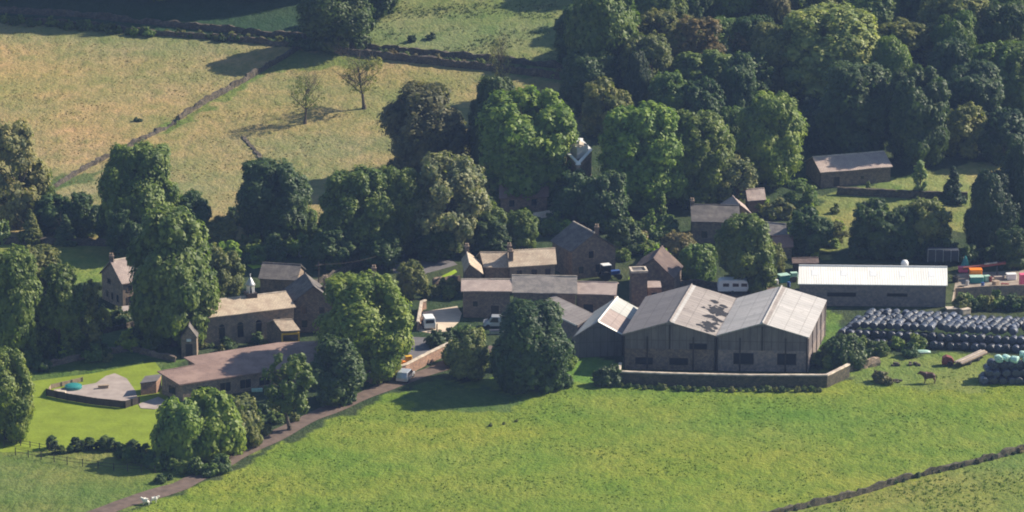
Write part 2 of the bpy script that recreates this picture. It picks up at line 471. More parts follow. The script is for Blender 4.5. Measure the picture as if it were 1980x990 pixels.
def trunk_mesh(name, Hh, Ww, seed, kind='round', mat='bark'):
    r = random.Random(seed); mb = MB()
    def limb(p, d, L, rad, depth, n=6):
        pts = [p]; rs = [rad]; q = p.copy(); dd = d.copy()
        k = 5 if depth == 0 else 4
        for i in range(k):
            dd = (dd+Vector((r.uniform(-1, 1), r.uniform(-1, 1), r.uniform(-.3, .6)))*(.10 if depth == 0 else .25)).normalized()
            q = q+dd*L/k; pts.append(q.copy()); rs.append(rad*(1-.75*(i+1)/k))
            if depth < (3 if kind == 'sparse' else 1) and i >= (1 if depth == 0 else 0):
                nb = {0: 3, 1: 2, 2: 2}[depth] if kind == 'sparse' else 2
                for _ in range(nb):
                    a = r.uniform(0, 6.28); sd = Vector((math.cos(a), math.sin(a), r.uniform(.35, 1.0))).normalized()
                    sd = (sd+dd*.4).normalized()
                    limb(q.copy(), sd, L*r.uniform(.38, .6), rs[-1]*.6, depth+1, 4 if depth else 5)
        mb.tube(pts, rs, n)
    base = Vector((0, 0, -.6))
    limb(base, Vector((0, 0, 1)), Hh*(.9 if kind in ('sparse', 'cone', 'column') else .72), max(.12, Hh*.028), 0, 8)
    # root flare
    mb.lathe((0, 0, -.6), [(Hh*.045+.08, 0), (Hh*.032+.06, .7), (Hh*.026+.04, 1.4)], 8)
    me = bpy.data.meshes.new(name); me.from_pydata(mb.v, [], mb.f); me.materials.append(M[mat])
    return me
LIB = {}
def lib(kind, size, n, Hh, Ww, leaf, nl, dens=1.0, tk=None, mat='bark'):
    LIB[(kind, size)] = [(crown_mesh('crown_'+kind, Hh, Ww, 100*len(LIB)+i+11, kind, leaf, nl, dens),
                          trunk_mesh('trunk_'+kind, Hh, Ww, 50*len(LIB)+i, tk or 'round', mat), Hh, Ww) for i in range(n)]
lib('round', 'L', 6, 16, 14, .40, 62)
lib('round', 'M', 4, 9, 8, .31, 46)
lib('round', 'S', 3, 4, 3.8, .23, 26)
lib('ash', 'L', 4, 17, 13, .40, 75)
lib('ash', 'M', 3, 9, 7, .31, 48)
lib('cone', 'M', 2, 7.5, 4.4, .24, 90, 1.2)
lib('column', 'M', 2, 7, 3, .28, 30)
lib('yew', 'L', 3, 13, 13, .36, 75, 1.1)
lib('yew', 'M', 2, 8, 7, .30, 52, 1.1)
lib('lolly', 'M', 2, 11, 8, .38, 36)
lib('bush', 'M', 3, 6, 9, .38, 40)
lib('bush', 'L', 2, 11, 14, .34, 60)
lib('bush', 'S', 4, 2.2, 2.8, .22, 18)
lib('sparse', 'M', 3, 9.5, 7, .2, 30, .32, 'sparse', 'bark')
GREEN = {'copper': (0.117, 0.121, 0.053), 'mid': (0.124, 0.188, 0.044), 'bright': (0.172, 0.247, 0.050), 'dark': (0.062, 0.109, 0.037), 'pale': (0.261, 0.316, 0.117),
         'olive': (0.165, 0.188, 0.058), 'brown': (0.165, 0.145, 0.065), 'yew': (0.035, 0.067, 0.029), 'lime': (0.262, 0.364, 0.047), 'blue': (0.097, 0.152, 0.070), 'grey': (0.207, 0.225, 0.112)}
cnt = [0]
def tree(kind, cx, by, ty, wpx, label, tone='mid', cat='tree', group=None, name=None, pos=None, rotz=None):
    p = at(cx, by) if pos is None else pos
    k = kpx(p)
    # height from the row where the top shows
    d = ray(cx if pos is None else 990, ty); t = (p.y-CAM.y)/d.y
    Hh = max(.5, (CAM+d*t).z-p.z); Ww = wpx/k
    size = 'S' if Hh < 4.5 else ('M' if Hh < 11.5 else 'L')
    if (kind, size) not in LIB:
        size = [s for s in 'MSL' if (kind, s) in LIB][0]
    vs = LIB[(kind, size)]; cnt[0] += 1
    cr, tr, h0, w0 = vs[cnt[0] % len(vs)]
    nm = name or {'cone': 'conifer_tree', 'yew': 'yew_tree', 'sparse': 'bare_tree', 'bush': 'bush'}.get(kind, 'broadleaf_tree')
    r = empty(nm, (p.x, p.y, H(p.x, p.y)-.05), label, cat, group)
    r.scale = (Ww/w0, Ww/w0, Hh/h0); r.rotation_euler.z = rnd.uniform(0, 6.28) if rotz is None else rotz
    c = bpy.data.objects.new('crown', cr); COL.objects.link(c); c.parent = r
    j = rnd.uniform(.88, 1.12); j2 = rnd.uniform(.92, 1.08)
    g = GREEN[tone]; c.color = (g[0]*j*j2, g[1]*j, g[2]*j*rnd.uniform(.85, 1.15), 1)
    t_ = bpy.data.objects.new('trunk' if kind != 'bush' else 'stem', tr); COL.objects.link(t_); t_.parent = r
    return r
# ---------------------------------------------------------------- ground
def wpoly(px): return [tuple(at(x, y)[:2]) for x, y in px]
def inpoly(X, Y, poly):
    r = np.zeros(X.shape, bool); n = len(poly)
    for i in range(n):
        x1, y1 = poly[i]; x2, y2 = poly[(i+1) % n]
        if y1 == y2: continue
        c = ((y1 > Y) != (y2 > Y)) & (X < (x2-x1)*(Y-y1)/(y2-y1)+x1)
        r ^= c
    return r
TAN = (.315, .262, .115); TAN2 = (.30, .255, .105); FIELD = (.185, .238, .034); FIELD2 = (.19, .225, .05)
ZONES = [  # (polygon over the photo, colour, roughness)
    ([(-150, 20), (300, 62), (640, 95), (900, 128), (1130, 165), (1130, 330), (700, 480), (-150, 470)], TAN, .5),
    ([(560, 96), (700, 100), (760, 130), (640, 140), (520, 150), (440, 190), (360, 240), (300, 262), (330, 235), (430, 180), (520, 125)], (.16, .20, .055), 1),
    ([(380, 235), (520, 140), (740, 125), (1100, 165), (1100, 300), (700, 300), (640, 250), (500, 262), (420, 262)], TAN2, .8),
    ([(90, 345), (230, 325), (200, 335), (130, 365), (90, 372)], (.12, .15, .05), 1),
    ([(640, 95), (720, -120), (1250, -120), (1150, 60), (1110, 165), (900, 128)], (.20, .23, .085), 1),
    ([(-200, -200), (720, -120), (650, 92), (300, 60), (-200, 20)], (.045, .080, .040), .8),  # shade over this field is painted into its base colour
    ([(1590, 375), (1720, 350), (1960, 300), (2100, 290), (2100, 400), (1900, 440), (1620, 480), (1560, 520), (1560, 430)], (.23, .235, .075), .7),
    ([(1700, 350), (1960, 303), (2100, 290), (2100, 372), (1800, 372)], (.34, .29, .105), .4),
    ([(-100, 468), (240, 474), (250, 500), (220, 540), (100, 555), (-100, 560)], (.22, .25, .06), .6),
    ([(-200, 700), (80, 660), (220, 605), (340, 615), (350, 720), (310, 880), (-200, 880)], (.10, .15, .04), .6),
    ([(-200, 880), (320, 862), (420, 880), (560, 830), (440, 900), (300, 965), (140, 1020), (-200, 1100)], (.165, .195, .05), 1),
    ([(140, 1030), (420, 925), (640, 815), (800, 745), (860, 735), (1200, 735), (1640, 740), (1720, 700), (2100, 690), (2200, 900), (2200, 1300), (100, 1300)], FIELD, .7),
    ([(1480, 1000), (1700, 945), (1980, 872), (2200, 830), (2200, 1300), (1400, 1300)], FIELD2, .7),
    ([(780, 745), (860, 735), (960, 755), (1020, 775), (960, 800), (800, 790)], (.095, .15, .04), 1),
    ([(1060, 720), (1110, 690), (1190, 695), (1200, 730), (1150, 745)], (.14, .24, .04), .6),
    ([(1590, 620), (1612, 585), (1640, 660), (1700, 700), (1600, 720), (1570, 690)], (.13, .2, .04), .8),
    ([(1640, 715), (1690, 690), (1760, 690), (1860, 680), (1960, 700), (1900, 760), (1650, 745)], (.16, .215, .05), 1),
]
def axis(lo, hi, st, far):
    a = list(np.arange(lo, hi+.01, st)); s = st; x = hi
    while x < far: s *= 1.35; x += s; a.append(x)
    s = st; x = lo
    while x > -far: s *= 1.35; x -= s; a.insert(0, x)
    return np.array(a)
XS = axis(-118, 122, .8, 3500); YS = axis(-150, 190, .8, 3500)
X, Y = np.meshgrid(XS, YS)
Z = np.array([[H(x, y) for x in XS] for y in YS])
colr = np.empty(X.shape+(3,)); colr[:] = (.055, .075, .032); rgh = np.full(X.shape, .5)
# wobble the borders a little
wx = X+.8*np.sin(Y*.9+X*.23)+.5*np.sin(X*1.7-Y*.6); wy = Y+.8*np.sin(X*.8+1)+.5*np.cos(X*1.3+Y*1.1)
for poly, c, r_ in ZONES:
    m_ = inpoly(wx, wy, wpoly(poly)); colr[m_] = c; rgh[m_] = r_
nx, ny = len(XS), len(YS)
me = bpy.data.meshes.new('ground')
V = np.stack([X, Y, Z], -1).reshape(-1, 3)
idx = np.arange(nx*ny).reshape(ny, nx)
F = np.stack([idx[:-1, :-1], idx[:-1, 1:], idx[1:, 1:], idx[1:, :-1]], -1).reshape(-1, 4)
me.from_pydata(V.tolist(), [], F.tolist())
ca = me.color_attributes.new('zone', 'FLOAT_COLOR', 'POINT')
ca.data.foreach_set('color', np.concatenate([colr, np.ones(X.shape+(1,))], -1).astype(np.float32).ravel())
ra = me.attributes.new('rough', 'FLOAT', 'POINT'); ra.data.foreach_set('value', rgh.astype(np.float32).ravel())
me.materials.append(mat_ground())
for p in me.polygons: p.use_smooth = True
g_ = bpy.data.objects.new('ground', me); COL.objects.link(g_); tag(g_, kind='structure')

def strip(name, pts, width, mat, lift, step=2.0):
    """road or path laid along the ground"""
    P = [at(x, y) for x, y in pts]; Q = []
    for i in range(len(P)-1):
        n = max(1, int((P[i+1]-P[i]).length/step))
        for k in range(n): Q.append(P[i].lerp(P[i+1], k/n))
    Q.append(P[-1]); mb = MB(); V = []; F = []
    for i, q in enumerate(Q):
        d = (Q[min(i+1, len(Q)-1)]-Q[max(0, i-1)]); d.z = 0; d.normalize(); s = Vector((-d.y, d.x, 0))
        for k in range(4):
            o = q+s*width*(k/3-.5)*(1+.12*math.sin(i*.9+k*2)); V.append((o.x, o.y, H(o.x, o.y)+lift+(.04 if 0 < k < 3 else 0)))
    for i in range(len(Q)-1):
        for k in range(3): F.append((i*4+k, i*4+k+1, (i+1)*4+k+1, (i+1)*4+k))
    mb.add(V, F); o = mb.build(name, M[mat]); tag(o, kind='structure')
    if o.data.polygons[0].normal.z < 0: o.data.flip_normals()
    return o
def patch(name, px, mat, lift, side=.3):
    P = [at(x, y) for x, y in px]; mb = MB()
    mb.slab([(p.x, p.y, H(p.x, p.y)+lift) for p in P], (0, 0, -side)); o = mb.build(name, M[mat])
    return tag(o, kind='structure')
def grassmat(name, c):
    m, nt, b = newmat(name); g = N(nt, 'ShaderNodeNewGeometry').outputs['Position']
    f = noisef(nt, g, .3, 4, .6); f2 = noisef(nt, g, 2.0, 3)
    k = mixc(nt, ramp(nt, f, .35, .65), [x*.85 for x in c], [x*1.12 for x in c])
    k = mixc(nt, ramp(nt, f2, .4, .7), k, mixc(nt, 1.0, k, (.85, .9, .8), 'MULTIPLY'))
    nt.links.new(k, b.inputs['Base Color']); b.inputs['Roughness'].default_value = .95; b.inputs['Specular IOR Level'].default_value = .1
    bump(nt, b, f2, .5, .15); return m
M['lawn'] = grassmat('mown_grass', (.20, .255, .032)); M['limelawn'] = grassmat('bright_grass', (.26, .36, .03))
track = strip('track', [(110, 1030), (180, 998), (235, 975), (350, 940), (450, 885), (520, 850), (600, 808), (680, 775), (760, 742), (850, 712), (900, 690), (960, 672)], 3.3, 'dirt', .05)
patch('lawn', [(55, 738), (180, 722), (250, 708), (300, 700), (330, 740), (318, 800), (308, 870), (180, 868), (5, 875), (-80, 850), (-60, 760)], 'lawn', .02)
patch('courtyard', [(812, 604), (884, 592), (893, 606), (888, 622), (868, 640), (835, 645), (808, 640)], 'sand', .03)
patch('tarmac_yard', [(560, 705), (640, 672), (800, 652), (872, 656), (790, 708), (700, 738), (600, 745)], 'tarmac', .06)
patch('lawn', [(1215, 540), (1222, 518), (1262, 520), (1250, 545)], 'limelawn', .03)
patch('lawn', [(842, 540), (880, 521), (884, 526), (850, 545)], 'limelawn', .03)
patch('lawn', [(476, 512), (530, 500), (535, 510), (490, 520)], 'limelawn', .03)
patch('road', [(760, 508), (870, 500), (885, 512), (820, 530), (760, 528)], 'tarmac', .03)
patch('farmyard', [(1840, 585), (1850, 530), (2010, 520), (2010, 575)], 'yarddirt', .03)
patch('farmyard', [(1420, 620), (1540, 580), (1540, 560), (1470, 552), (1330, 560), (1240, 575), (1200, 600), (1240, 640)], 'dirt', .03)

# ---------------------------------------------------------------- walls and fences
def wall_line(name, pts, h, th, mat, label, cat='wall', cope=None, rough=.18, group=None, gap=0, top=.0):
    P = [at(x, y) for x, y in pts]; Q = []
    for i in range(len(P)-1):
        n = max(1, int((P[i+1]-P[i]).length/.7))
        for k in range(n): Q.append(P[i].lerp(P[i+1], k/n))
    Q.append(P[-1]); c = P[0]; z0 = H(c.x, c.y)
    r = empty(name, (c.x, c.y, z0), label, cat, group)
    def ribbon(w, za, zb, jit):
        mb = MB(); V = []; F = []
        for i, q in enumerate(Q):
            d = (Q[min(i+1, len(Q)-1)]-Q[max(0, i-1)]); d.z = 0; d.normalize(); s = Vector((-d.y, d.x, 0)); gz = H(q.x, q.y)
            hh = zb*(1+gap*noise.noise(Vector((q.x*.35, q.y*.35, 3)))) if gap else zb
            for (sx, z) in ((-1, za), (-1, (za+hh)/2 if za < 0 else za), (-.8, hh), (.8, hh), (1, (za+hh)/2 if za < 0 else za), (1, za)):
                V.append((q.x+s.x*w/2*sx+rnd.uniform(-jit, jit), q.y+s.y*w/2*sx+rnd.uniform(-jit, jit), gz+z+(rnd.uniform(-jit, jit) if z > 0 else 0)))
        for i in range(len(Q)-1):
            for k in range(5): F.append((i*6+k, i*6+k+1, (i+1)*6+k+1, (i+1)*6+k))
        F.append(tuple(range(6))[::-1]); F.append(tuple((len(Q)-1)*6+k for k in range(6)))
        mb.add(V, F); return mb
    b = ribbon(th, -.5, h, rough); o = b.build('wall_face', M[mat], r)
    fixn(o)
    if cope: o = ribbon(th+.14, h+.02, h+.20, rough*.4).build('coping', M[cope], r); fixn(o)
    return r
def fixn(o):
    bm = bmesh.new(); bm.from_mesh(o.data); bmesh.ops.recalc_face_normals(bm, faces=bm.faces); bm.to_mesh(o.data); bm.free()
    return o
wall_line('dry_stone_wall', [(-40, 36), (150, 52), (300, 68), (420, 76), (560, 90), (640, 98)], 1.1, .5, 'drywall', 'long dark dry stone wall along the top edge of the tan field, left of the diagonal wall', gap=.5)
wall_line('dry_stone_wall', [(-40, 22), (150, 32), (340, 52), (480, 66), (600, 76)], 1.2, .5, 'drywall', 'dry stone wall behind the sunken lane, bordering the shaded field at top left', gap=.5)
wall_line('dry_stone_wall', [(640, 100), (760, 116), (880, 130), (980, 140), (1130, 160)], 1.3, .55, 'drywall', 'dry stone wall below the upper green pasture, running right towards the wood', gap=.4)
wall_line('dry_stone_wall', [(700, 92), (800, 105), (950, 118), (1100, 134)], 1.1, .5, 'drywall', 'upper dry stone wall of the lane under the green pasture, crumbling in places', gap=.6)
wall_line('dry_stone_wall', [(575, 97), (520, 130), (455, 168), (400, 198), (345, 232)], 1.0, .5, 'drywall', 'diagonal dry stone wall running down from the lane between the two tan fields', gap=.6)
wall_line('ruined_wall', [(338, 240), (280, 268), (215, 300), (150, 335), (95, 368)], .6, .7, 'drywall', 'low tumbled continuation of the diagonal wall down to the pale tree at left', gap=.9)
wall_line('ruined_wall', [(470, 265), (500, 300), (520, 330)], .14, .9, 'drywall', 'faint line of fallen stones below the shadow of the small bare tree', gap=.9)
wall_line('dry_stone_wall', [(1618, 376), (1700, 380), (1780, 384), (1870, 386)], 1.2, .5, 'drywall', 'dark dry stone wall crossing the sunlit paddock below the stone barn', cope='drywall')
wall_line('dry_stone_wall', [(1440, 1012), (1520, 990), (1620, 968), (1700, 945), (1760, 925), (1850, 905), (1920, 888), (2010, 862)], 0.85, .5, 'mossy', 'dark dry stone wall crossing the bottom right corner of the green field', gap=.9, rough=.17)
wall_line('field_wall', [(-30, 471), (120, 473), (240, 476)], 1.1, .5, 'drywall', 'shaded stone wall below the small conical trees at far left')
wall_line('retaining_wall', [(1192, 742), (1300, 746), (1450, 749), (1598, 749), (1640, 728)], 1.9, .5, 'mossy', 'dark retaining wall with pale coping in front of the double barn', cope='coping', rough=.05)
wall_line('gate_wall', [(1196, 741), (1199, 722)], 1.6, .4, 'stone', 'short pale wall end at the left corner of the retaining wall', rough=.03, cope='coping')
wall_line('yard_wall', [(1640, 718), (1700, 706)], 1.4, .5, 'stone', 'short stone wall continuing right from the end of the retaining wall')
wall_line('yard_wall', [(1846, 585), (1920, 580), (2010, 578)], 2.5, .5, 'stone', 'tall grey stone yard wall right of the white roofed shed', rough=.05)
wall_line('retaining_wall', [(716, 742), (784, 726), (830, 702), (876, 680)], 1.7, .45, 'stonewarm', 'warm stone retaining wall with pale coping beside the grey yard and the silver car', cope='coping', rough=.04)
wall_line('garden_wall', [(1270, 560), (1340, 552), (1420, 560)], 1.1, .4, 'drywall', 'low dark garden wall behind the two bay barn and left of the white caravan')
wall_line('lane_wall', [(552, 590), (622, 545), (700, 512), (790, 478), (850, 462)], 1.0, .45, 'drywall', 'long shaded lane wall running up behind the chimney to the trees')
wall_line('garden_wall', [(838, 552), (890, 545)], 1.2, .4, 'stonedark', 'dark garden wall under the lime green lawn slope')
wall_line('garden_wall', [(808, 640), (815, 600), (823, 597)], 1.4, .4, 'stonewarm', 'orange tinted gate wall at the left side of the dusty courtyard', cope='coping', rough=.03)
wall_line('garden_wall', [(150, 655), (300, 622), (322, 618)], .8, .4, 'drywall', 'low garden wall across the grass below the left house')
wall_line('garden_wall', [(70, 715), (180, 690), (250, 678), (340, 700)], .9, .4, 'stonedark', 'dark low wall behind the fenced patio')
wall_line('hedge_bank', [(1460, 548), (1540, 545)], .8, .5, 'drywall', 'low rubble wall between the caravan and the white roofed shed')
def fence(pts, h, label, board=True, gap=2.0, mat='darktimber', name='fence'):
    P = [at(x, y) for x, y in pts]; r = empty(name, P[0], label, 'fence')
    bd = MB()
    for a, b in zip(P, P[1:]):
        L = (b-a).length; n = max(1, round(L/gap))
        for k in range(n+1):
            q = a.lerp(b, k/n); q.z = H(q.x, q.y)
            if k < n or b is P[-1]:
                MB().cbox(q-Vector((0, 0, .3)), .12, .12, h+.38).build('post', M[mat], r)
        d = (b-a).normalized(); s = Vector((-d.y, d.x, 0))*.03
        if board:
            m = max(1, int(L/.16))
            for k in range(m):
                q = a.lerp(b, (k+.05)/m); bd.box(q+Vector((0, 0, .05))+s*1.3, d*(L/m*.92), s, (0, 0, h-rnd.uniform(0, .04)))
        else:
            for z in (h*.45, h*.9): bd.box(a+Vector((0, 0, z)), b-a, s, (0, 0, .05))
    bd.build('boards' if board else 'rail', M[mat], r)
fence([(90, 766), (130, 775), (185, 784), (242, 790)], 1.15, 'black close boarded fence along the front of the pink patio')
fence([(242, 790), (270, 781)], 1.15, 'short black fence end at the right corner of the patio')
fence([(90, 766), (100, 752), (160, 738)], .7, 'low timber edge at the left end of the patio beside the blue covered pool', mat='timber')
fence([(30, 880), (130, 898), (220, 910), (300, 915)], 1.1, 'thin post and rail fence below the row of clipped shrubs', board=False, gap=2.4)
fence([(8, 865), (40, 862), (95, 872)], .9, 'short thin fence left of the clipped shrubs', board=False, gap=1.8)

# ---------------------------------------------------------------- buildings
Zv = Vector((0, 0, 1))
def chimney(roof, c, z0, z1, w=.7, d=.5, pots=2, ang=0, mat='stonedark'):
    mb = MB(); mb.cbox((c.x, c.y, z0), w, d, z1-z0, ang); mb.cbox((c.x, c.y, z1), w+.16, d+.16, .14, ang)
    ch = mb.build('chimney', M[mat], roof)
    for i in range(pots):
        o = Vector((math.cos(ang), math.sin(ang), 0))*((i-(pots-1)/2)*.36)
        pass
    pb = MB()
    for i in range(pots):
        o = Vector((math.cos(ang), math.sin(ang), 0))*((i-(pots-1)/2)*.36)
        pb.lathe((c.x+o.x, c.y+o.y, z1+.142), [(.13, 0), (.11, .35), (.14, .42), (.14, .45)], 8)
    pb.build('chimney_pots', M['clay'], roof)
    return ch
def opening(parent, face, s, z, w, h, kind='window', mat='glass', fmat='stone', arch=False):
    """a window or door set in a wall: face = (origin, direction, outward normal)"""
    o, d, n = face
    p = o+d*(s-w/2)+Zv*z
    t = .07
    f = MB()
    for a, u, v in ((p-d*t-Zv*t, d*(w+2*t), Zv*t), (p-d*t+Zv*h, d*(w+2*t), Zv*t), (p-d*t, d*t, Zv*h), (p+d*w, d*t, Zv*h)):
        f.box(a, u, n*.07, v)
    if kind == 'window' and fmat != 'stone':
        f.box(p+d*(w/2-.025), d*.05, n*.055, Zv*h)
    q = MB().box(p, d*w, n*.03, Zv*h)
    if arch:
        V = [p+Zv*h+d*(w/2)+n*.03+(d*math.cos(a)*w/2+Zv*math.sin(a)*w/2) for a in [math.pi*i/6 for i in range(7)]]
        q.add(V+[v-n*.06 for v in V], [tuple(range(7)), tuple(range(13, 6, -1))])
    ob = q.build(kind, M[mat], parent); f.build('frame', M[fmat], ob)
    return ob
def building(name, label, cat, FL, U, DV, he, hr, ridge='u', wall='stone', roof='stoneslate', ov=.3, group=None, z0=None, rt=.14, offr=.5, trim=None, gable_mat=None):
    """FL = front-left eave corner on plan; U along the front; DV into depth. Returns root, faces, roof"""
    FL = Vector((FL.x, FL.y, 0)); U = Vector((U[0], U[1], 0)); DV = Vector((DV[0], DV[1], 0))
    cs = [FL, FL+U, FL+U+DV, FL+DV]
    z0 = H(FL.x, FL.y) if z0 is None else z0
    ctr = (cs[0]+cs[2])/2
    r = empty(name, (ctr.x, ctr.y, z0), label, cat, group)
    b = z0-2.0; e = z0+he; rg = z0+hr
    mb = MB()
    B = [c+Zv*b for c in cs]; E = [c+Zv*e for c in cs]
    if ridge == 'u': r1 = FL+DV*offr+Zv*rg; r2 = FL+U+DV*offr+Zv*rg
    elif ridge == 'v': r1 = FL+U*offr+Zv*rg; r2 = FL+U*offr+DV+Zv*rg
    elif ridge == 'mono': E[2].z = rg; E[3].z = rg
    V = B+E; F = [(0, 1, 5, 4), (1, 2, 6, 5), (2, 3, 7, 6), (3, 0, 4, 7)]
    if ridge in 'uv':
        V += [r1-Zv*.02, r2-Zv*.02]
        if ridge == 'u': F += [(7, 4, 8), (5, 6, 9)]
        else: F += [(4, 5, 8), (6, 7, 9)]
    mb.add(V, F); w = mb.build('wall', M[wall], r)
    u = U.normalized(); v = DV.normalized()
    rb = MB(); t = Zv*rt; lift = Zv*.02
    if ridge == 'u':
        sl = (r1-E[0]); dz = sl.z/DV.length/offr; ex = v*ov; 
        sl2 = (r1-E[3]); dz2 = sl2.z/DV.length/(1-offr)
        rb.slab([E[0]-ex-Zv*dz*ov-u*ov+lift, E[1]-ex-Zv*dz*ov+u*ov+lift, r2+u*ov+lift, r1-u*ov+lift], t)
        rb.slab([E[3]+ex-Zv*dz2*ov-u*ov+lift, E[2]+ex-Zv*dz2*ov+u*ov+lift, r2+u*ov+lift+v*.001, r1-u*ov+lift+v*.001], t)
    elif ridge == 'v':
        dz = (r1-E[0]).z/(U.length*offr); dz2 = (r1-E[1]).z/(U.length*(1-offr)); ex = u*ov
        rb.slab([E[0]-ex-Zv*dz*ov-v*ov+lift, r1-v*ov+lift, r2+v*ov+lift, E[3]-ex-Zv*dz*ov+v*ov+lift], t)
        rb.slab([E[1]+ex-Zv*dz2*ov-v*ov+lift, r1-v*ov+lift+u*.001, r2+v*ov+lift+u*.001, E[2]+ex-Zv*dz2*ov+v*ov+lift], t)
    else:
        dz = (rg-e)/DV.length
        rb.slab([E[0]-v*ov-Zv*dz*ov-u*ov+lift, E[1]-v*ov-Zv*dz*ov+u*ov+lift, E[2]+v*ov+Zv*dz*ov+u*ov+lift, E[3]+v*ov+Zv*dz*ov-u*ov+lift], t)
    rf = rb.build('roof', M[roof], r)
    if roof in ('stoneslate', 'pinkslate', 'slate', 'greyslate', 'darktile'):
        bm = bmesh.new(); bm.from_mesh(rf.data); bmesh.ops.subdivide_edges(bm, edges=bm.edges, cuts=7, use_grid_fill=True)
        for v_ in bm.verts:
            q = v_.co+ctr
            v_.co.z += .10+.09*noise.noise(Vector((q.x*.25, q.y*.25, 1)))+.05*noise.noise(Vector((q.x*1.3, q.y*1.3, 5)))
        bm.to_mesh(rf.data); bm.free()
    if ridge in 'uv':
        a_, b_ = r1-(u if ridge == 'u' else v)*ov, r2+(u if ridge == 'u' else v)*ov
        MB().tube([a_+t+lift+Zv*.06, b_+t+lift+Zv*.06], .15, 6).build('ridge_cap', M[trim or roof], rf)
    nF = Vector((u.y, -u.x, 0)); nR = Vector((v.y, -v.x, 0))
    faces = {'F': (FL+Zv*z0, u, nF), 'R': (FL+U+Zv*z0, v, nR), 'L': (FL+DV+Zv*z0, -v, -nR), 'B': (FL+U+DV+Zv*z0, -u, -nF)}
    return dict(root=r, wall=w, roof=rf, f=faces, z0=z0, FL=FL, U=U, DV=DV, r1=r1 if ridge in 'uv' else None, r2=r2 if ridge in 'uv' else None, e=e, rg=rg)
def bpx(name, label, cat, fl, fr, dv, he, hr, **k):
    """front eave seen between two places of the photograph"""
    A = at(fl[0], fl[1], he); z = A.z; B = atz(fr[0], fr[1], z)
    U = B-A; U.z = 0
    return building(name, label, cat, A, U, dv, he, hr, z0=z-he, **k)
def row(b, face, items, **k):
    for it in items: opening(b['root'], b['f'][face], *it, **k)

# --- the two bays of the big barn
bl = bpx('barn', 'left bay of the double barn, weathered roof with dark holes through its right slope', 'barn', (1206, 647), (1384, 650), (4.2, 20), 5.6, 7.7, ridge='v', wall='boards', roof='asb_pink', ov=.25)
# left slope is darker sheeting
br = bpx('barn', 'right bay of the big double barn, sound pale fibre cement roof with a light ridge', 'barn', (1386, 650), (1562, 653), (4.2, 20), 5.6, 7.7, ridge='v', wall='boards', roof='asb_pale', ov=.2)
for b, wm in ((bl, 'stonedark'), (br, 'blockwork')):
    u = b['U'].normalized(); n = b['f']['F'][2]; L = b['U'].length
    o, d, n = b['f']['F']
    MB().box(o+n*.06-Zv*1.5, d*L, -n*.06, Zv*4.9).build('block_plinth', M[wm], b['root'])
    MB().box(o+d*(L*.5-.12)+n*.01+Zv*3.4, d*.24, n*.12, Zv*3.9).build('centre_post', M['darktimber'], b['root'])
    for s in (.0, .25, .75, .985):
        MB().box(o+d*(L*s)-Zv*1+n*.061, d*.22, n*.12, Zv*6.4).build('pillar', M['darktimber'], b['root'])
    fc = (o+n*.065, d, n)
    for s in ((.22, .42) if b is bl else (.33, .72)): pass
def barnwin(b, lst):
    o, d, n = b['f']['F']; fc = (o+n*.065, d, n)
    for s, z, w, h in lst: opening(b['root'], fc, s, z, w, h, 'opening', 'black', 'darktimber')
barnwin(bl, [(3.2, .9, 2.6, 1.0), (8.6, .9, 2.8, 1.0)]); barnwin(br, [(4.2, 1.2, 3.0, 1.7), (10.9, 1.2, 2.8, 1.7)])
barnwin(bl, [(11.6, 3.5, 2.6, .8)])
o, d, n = br['f']['R']
MB().box(o+n*.01-Zv*1, d*20, n*.05, Zv*3.6).build('block_plinth', M['blockwork'], br['root'])
for k in range(5): MB().box(o+d*(k*4.9)+n*.061-Zv*1, d*.3, n*.14, Zv*6.4).build('pillar', M['blockwork'], br['root'])
# darker sheets on the left slopes
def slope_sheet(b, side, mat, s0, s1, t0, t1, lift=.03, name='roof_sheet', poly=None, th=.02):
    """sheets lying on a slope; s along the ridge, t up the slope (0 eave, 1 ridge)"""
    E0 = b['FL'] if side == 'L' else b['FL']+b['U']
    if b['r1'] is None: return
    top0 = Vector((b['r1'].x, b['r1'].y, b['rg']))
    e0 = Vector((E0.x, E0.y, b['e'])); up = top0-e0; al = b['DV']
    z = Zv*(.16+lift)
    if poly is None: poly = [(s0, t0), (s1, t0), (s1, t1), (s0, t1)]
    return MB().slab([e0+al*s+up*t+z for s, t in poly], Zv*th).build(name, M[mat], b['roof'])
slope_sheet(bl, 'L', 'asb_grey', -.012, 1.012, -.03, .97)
slope_sheet(br, 'L', 'asb_bluish' if 'asb_bluish' in M else 'asb_pale', -.008, 1.008, 0, .95)
slope_sheet(bl, 'R', 'asb_pale', -.01, 1.01, .9, .99)
slope_sheet(br, 'R', 'asb_pink', -.008, 1.008, .9, .99, name='ridge_sheet')
rr = random.Random(3)
hs = []
for (s, t, k, sp) in ((.10, .14, 9, .07), (.2, .34, 8, .06), (.30, .16, 8, .07), (.42, .28, 9, .08), (.52, .16, 7, .06), (.62, .34, 10, .07), (.66, .16, 6, .05)):
    for _ in range(k): hs.append((s+rr.gauss(0, sp), t+rr.gauss(0, sp*1.15)))
for q_, (s, t) in enumerate(hs):
    if t < .03 or s < .02: continue
    n = rr.randint(6, 9); R0 = rr.uniform(.016, .046)
    poly = [(s+math.cos(6.283*i/n)*R0*rr.uniform(.3, 1.5), t+math.sin(6.283*i/n)*R0*2.4*rr.uniform(.3, 1.5)) for i in range(n)]
    slope_sheet(bl, 'R', 'black', 0, 0, 0, 0, lift=.012+q_*.0006, name='roof_hole', poly=poly, th=.0003)
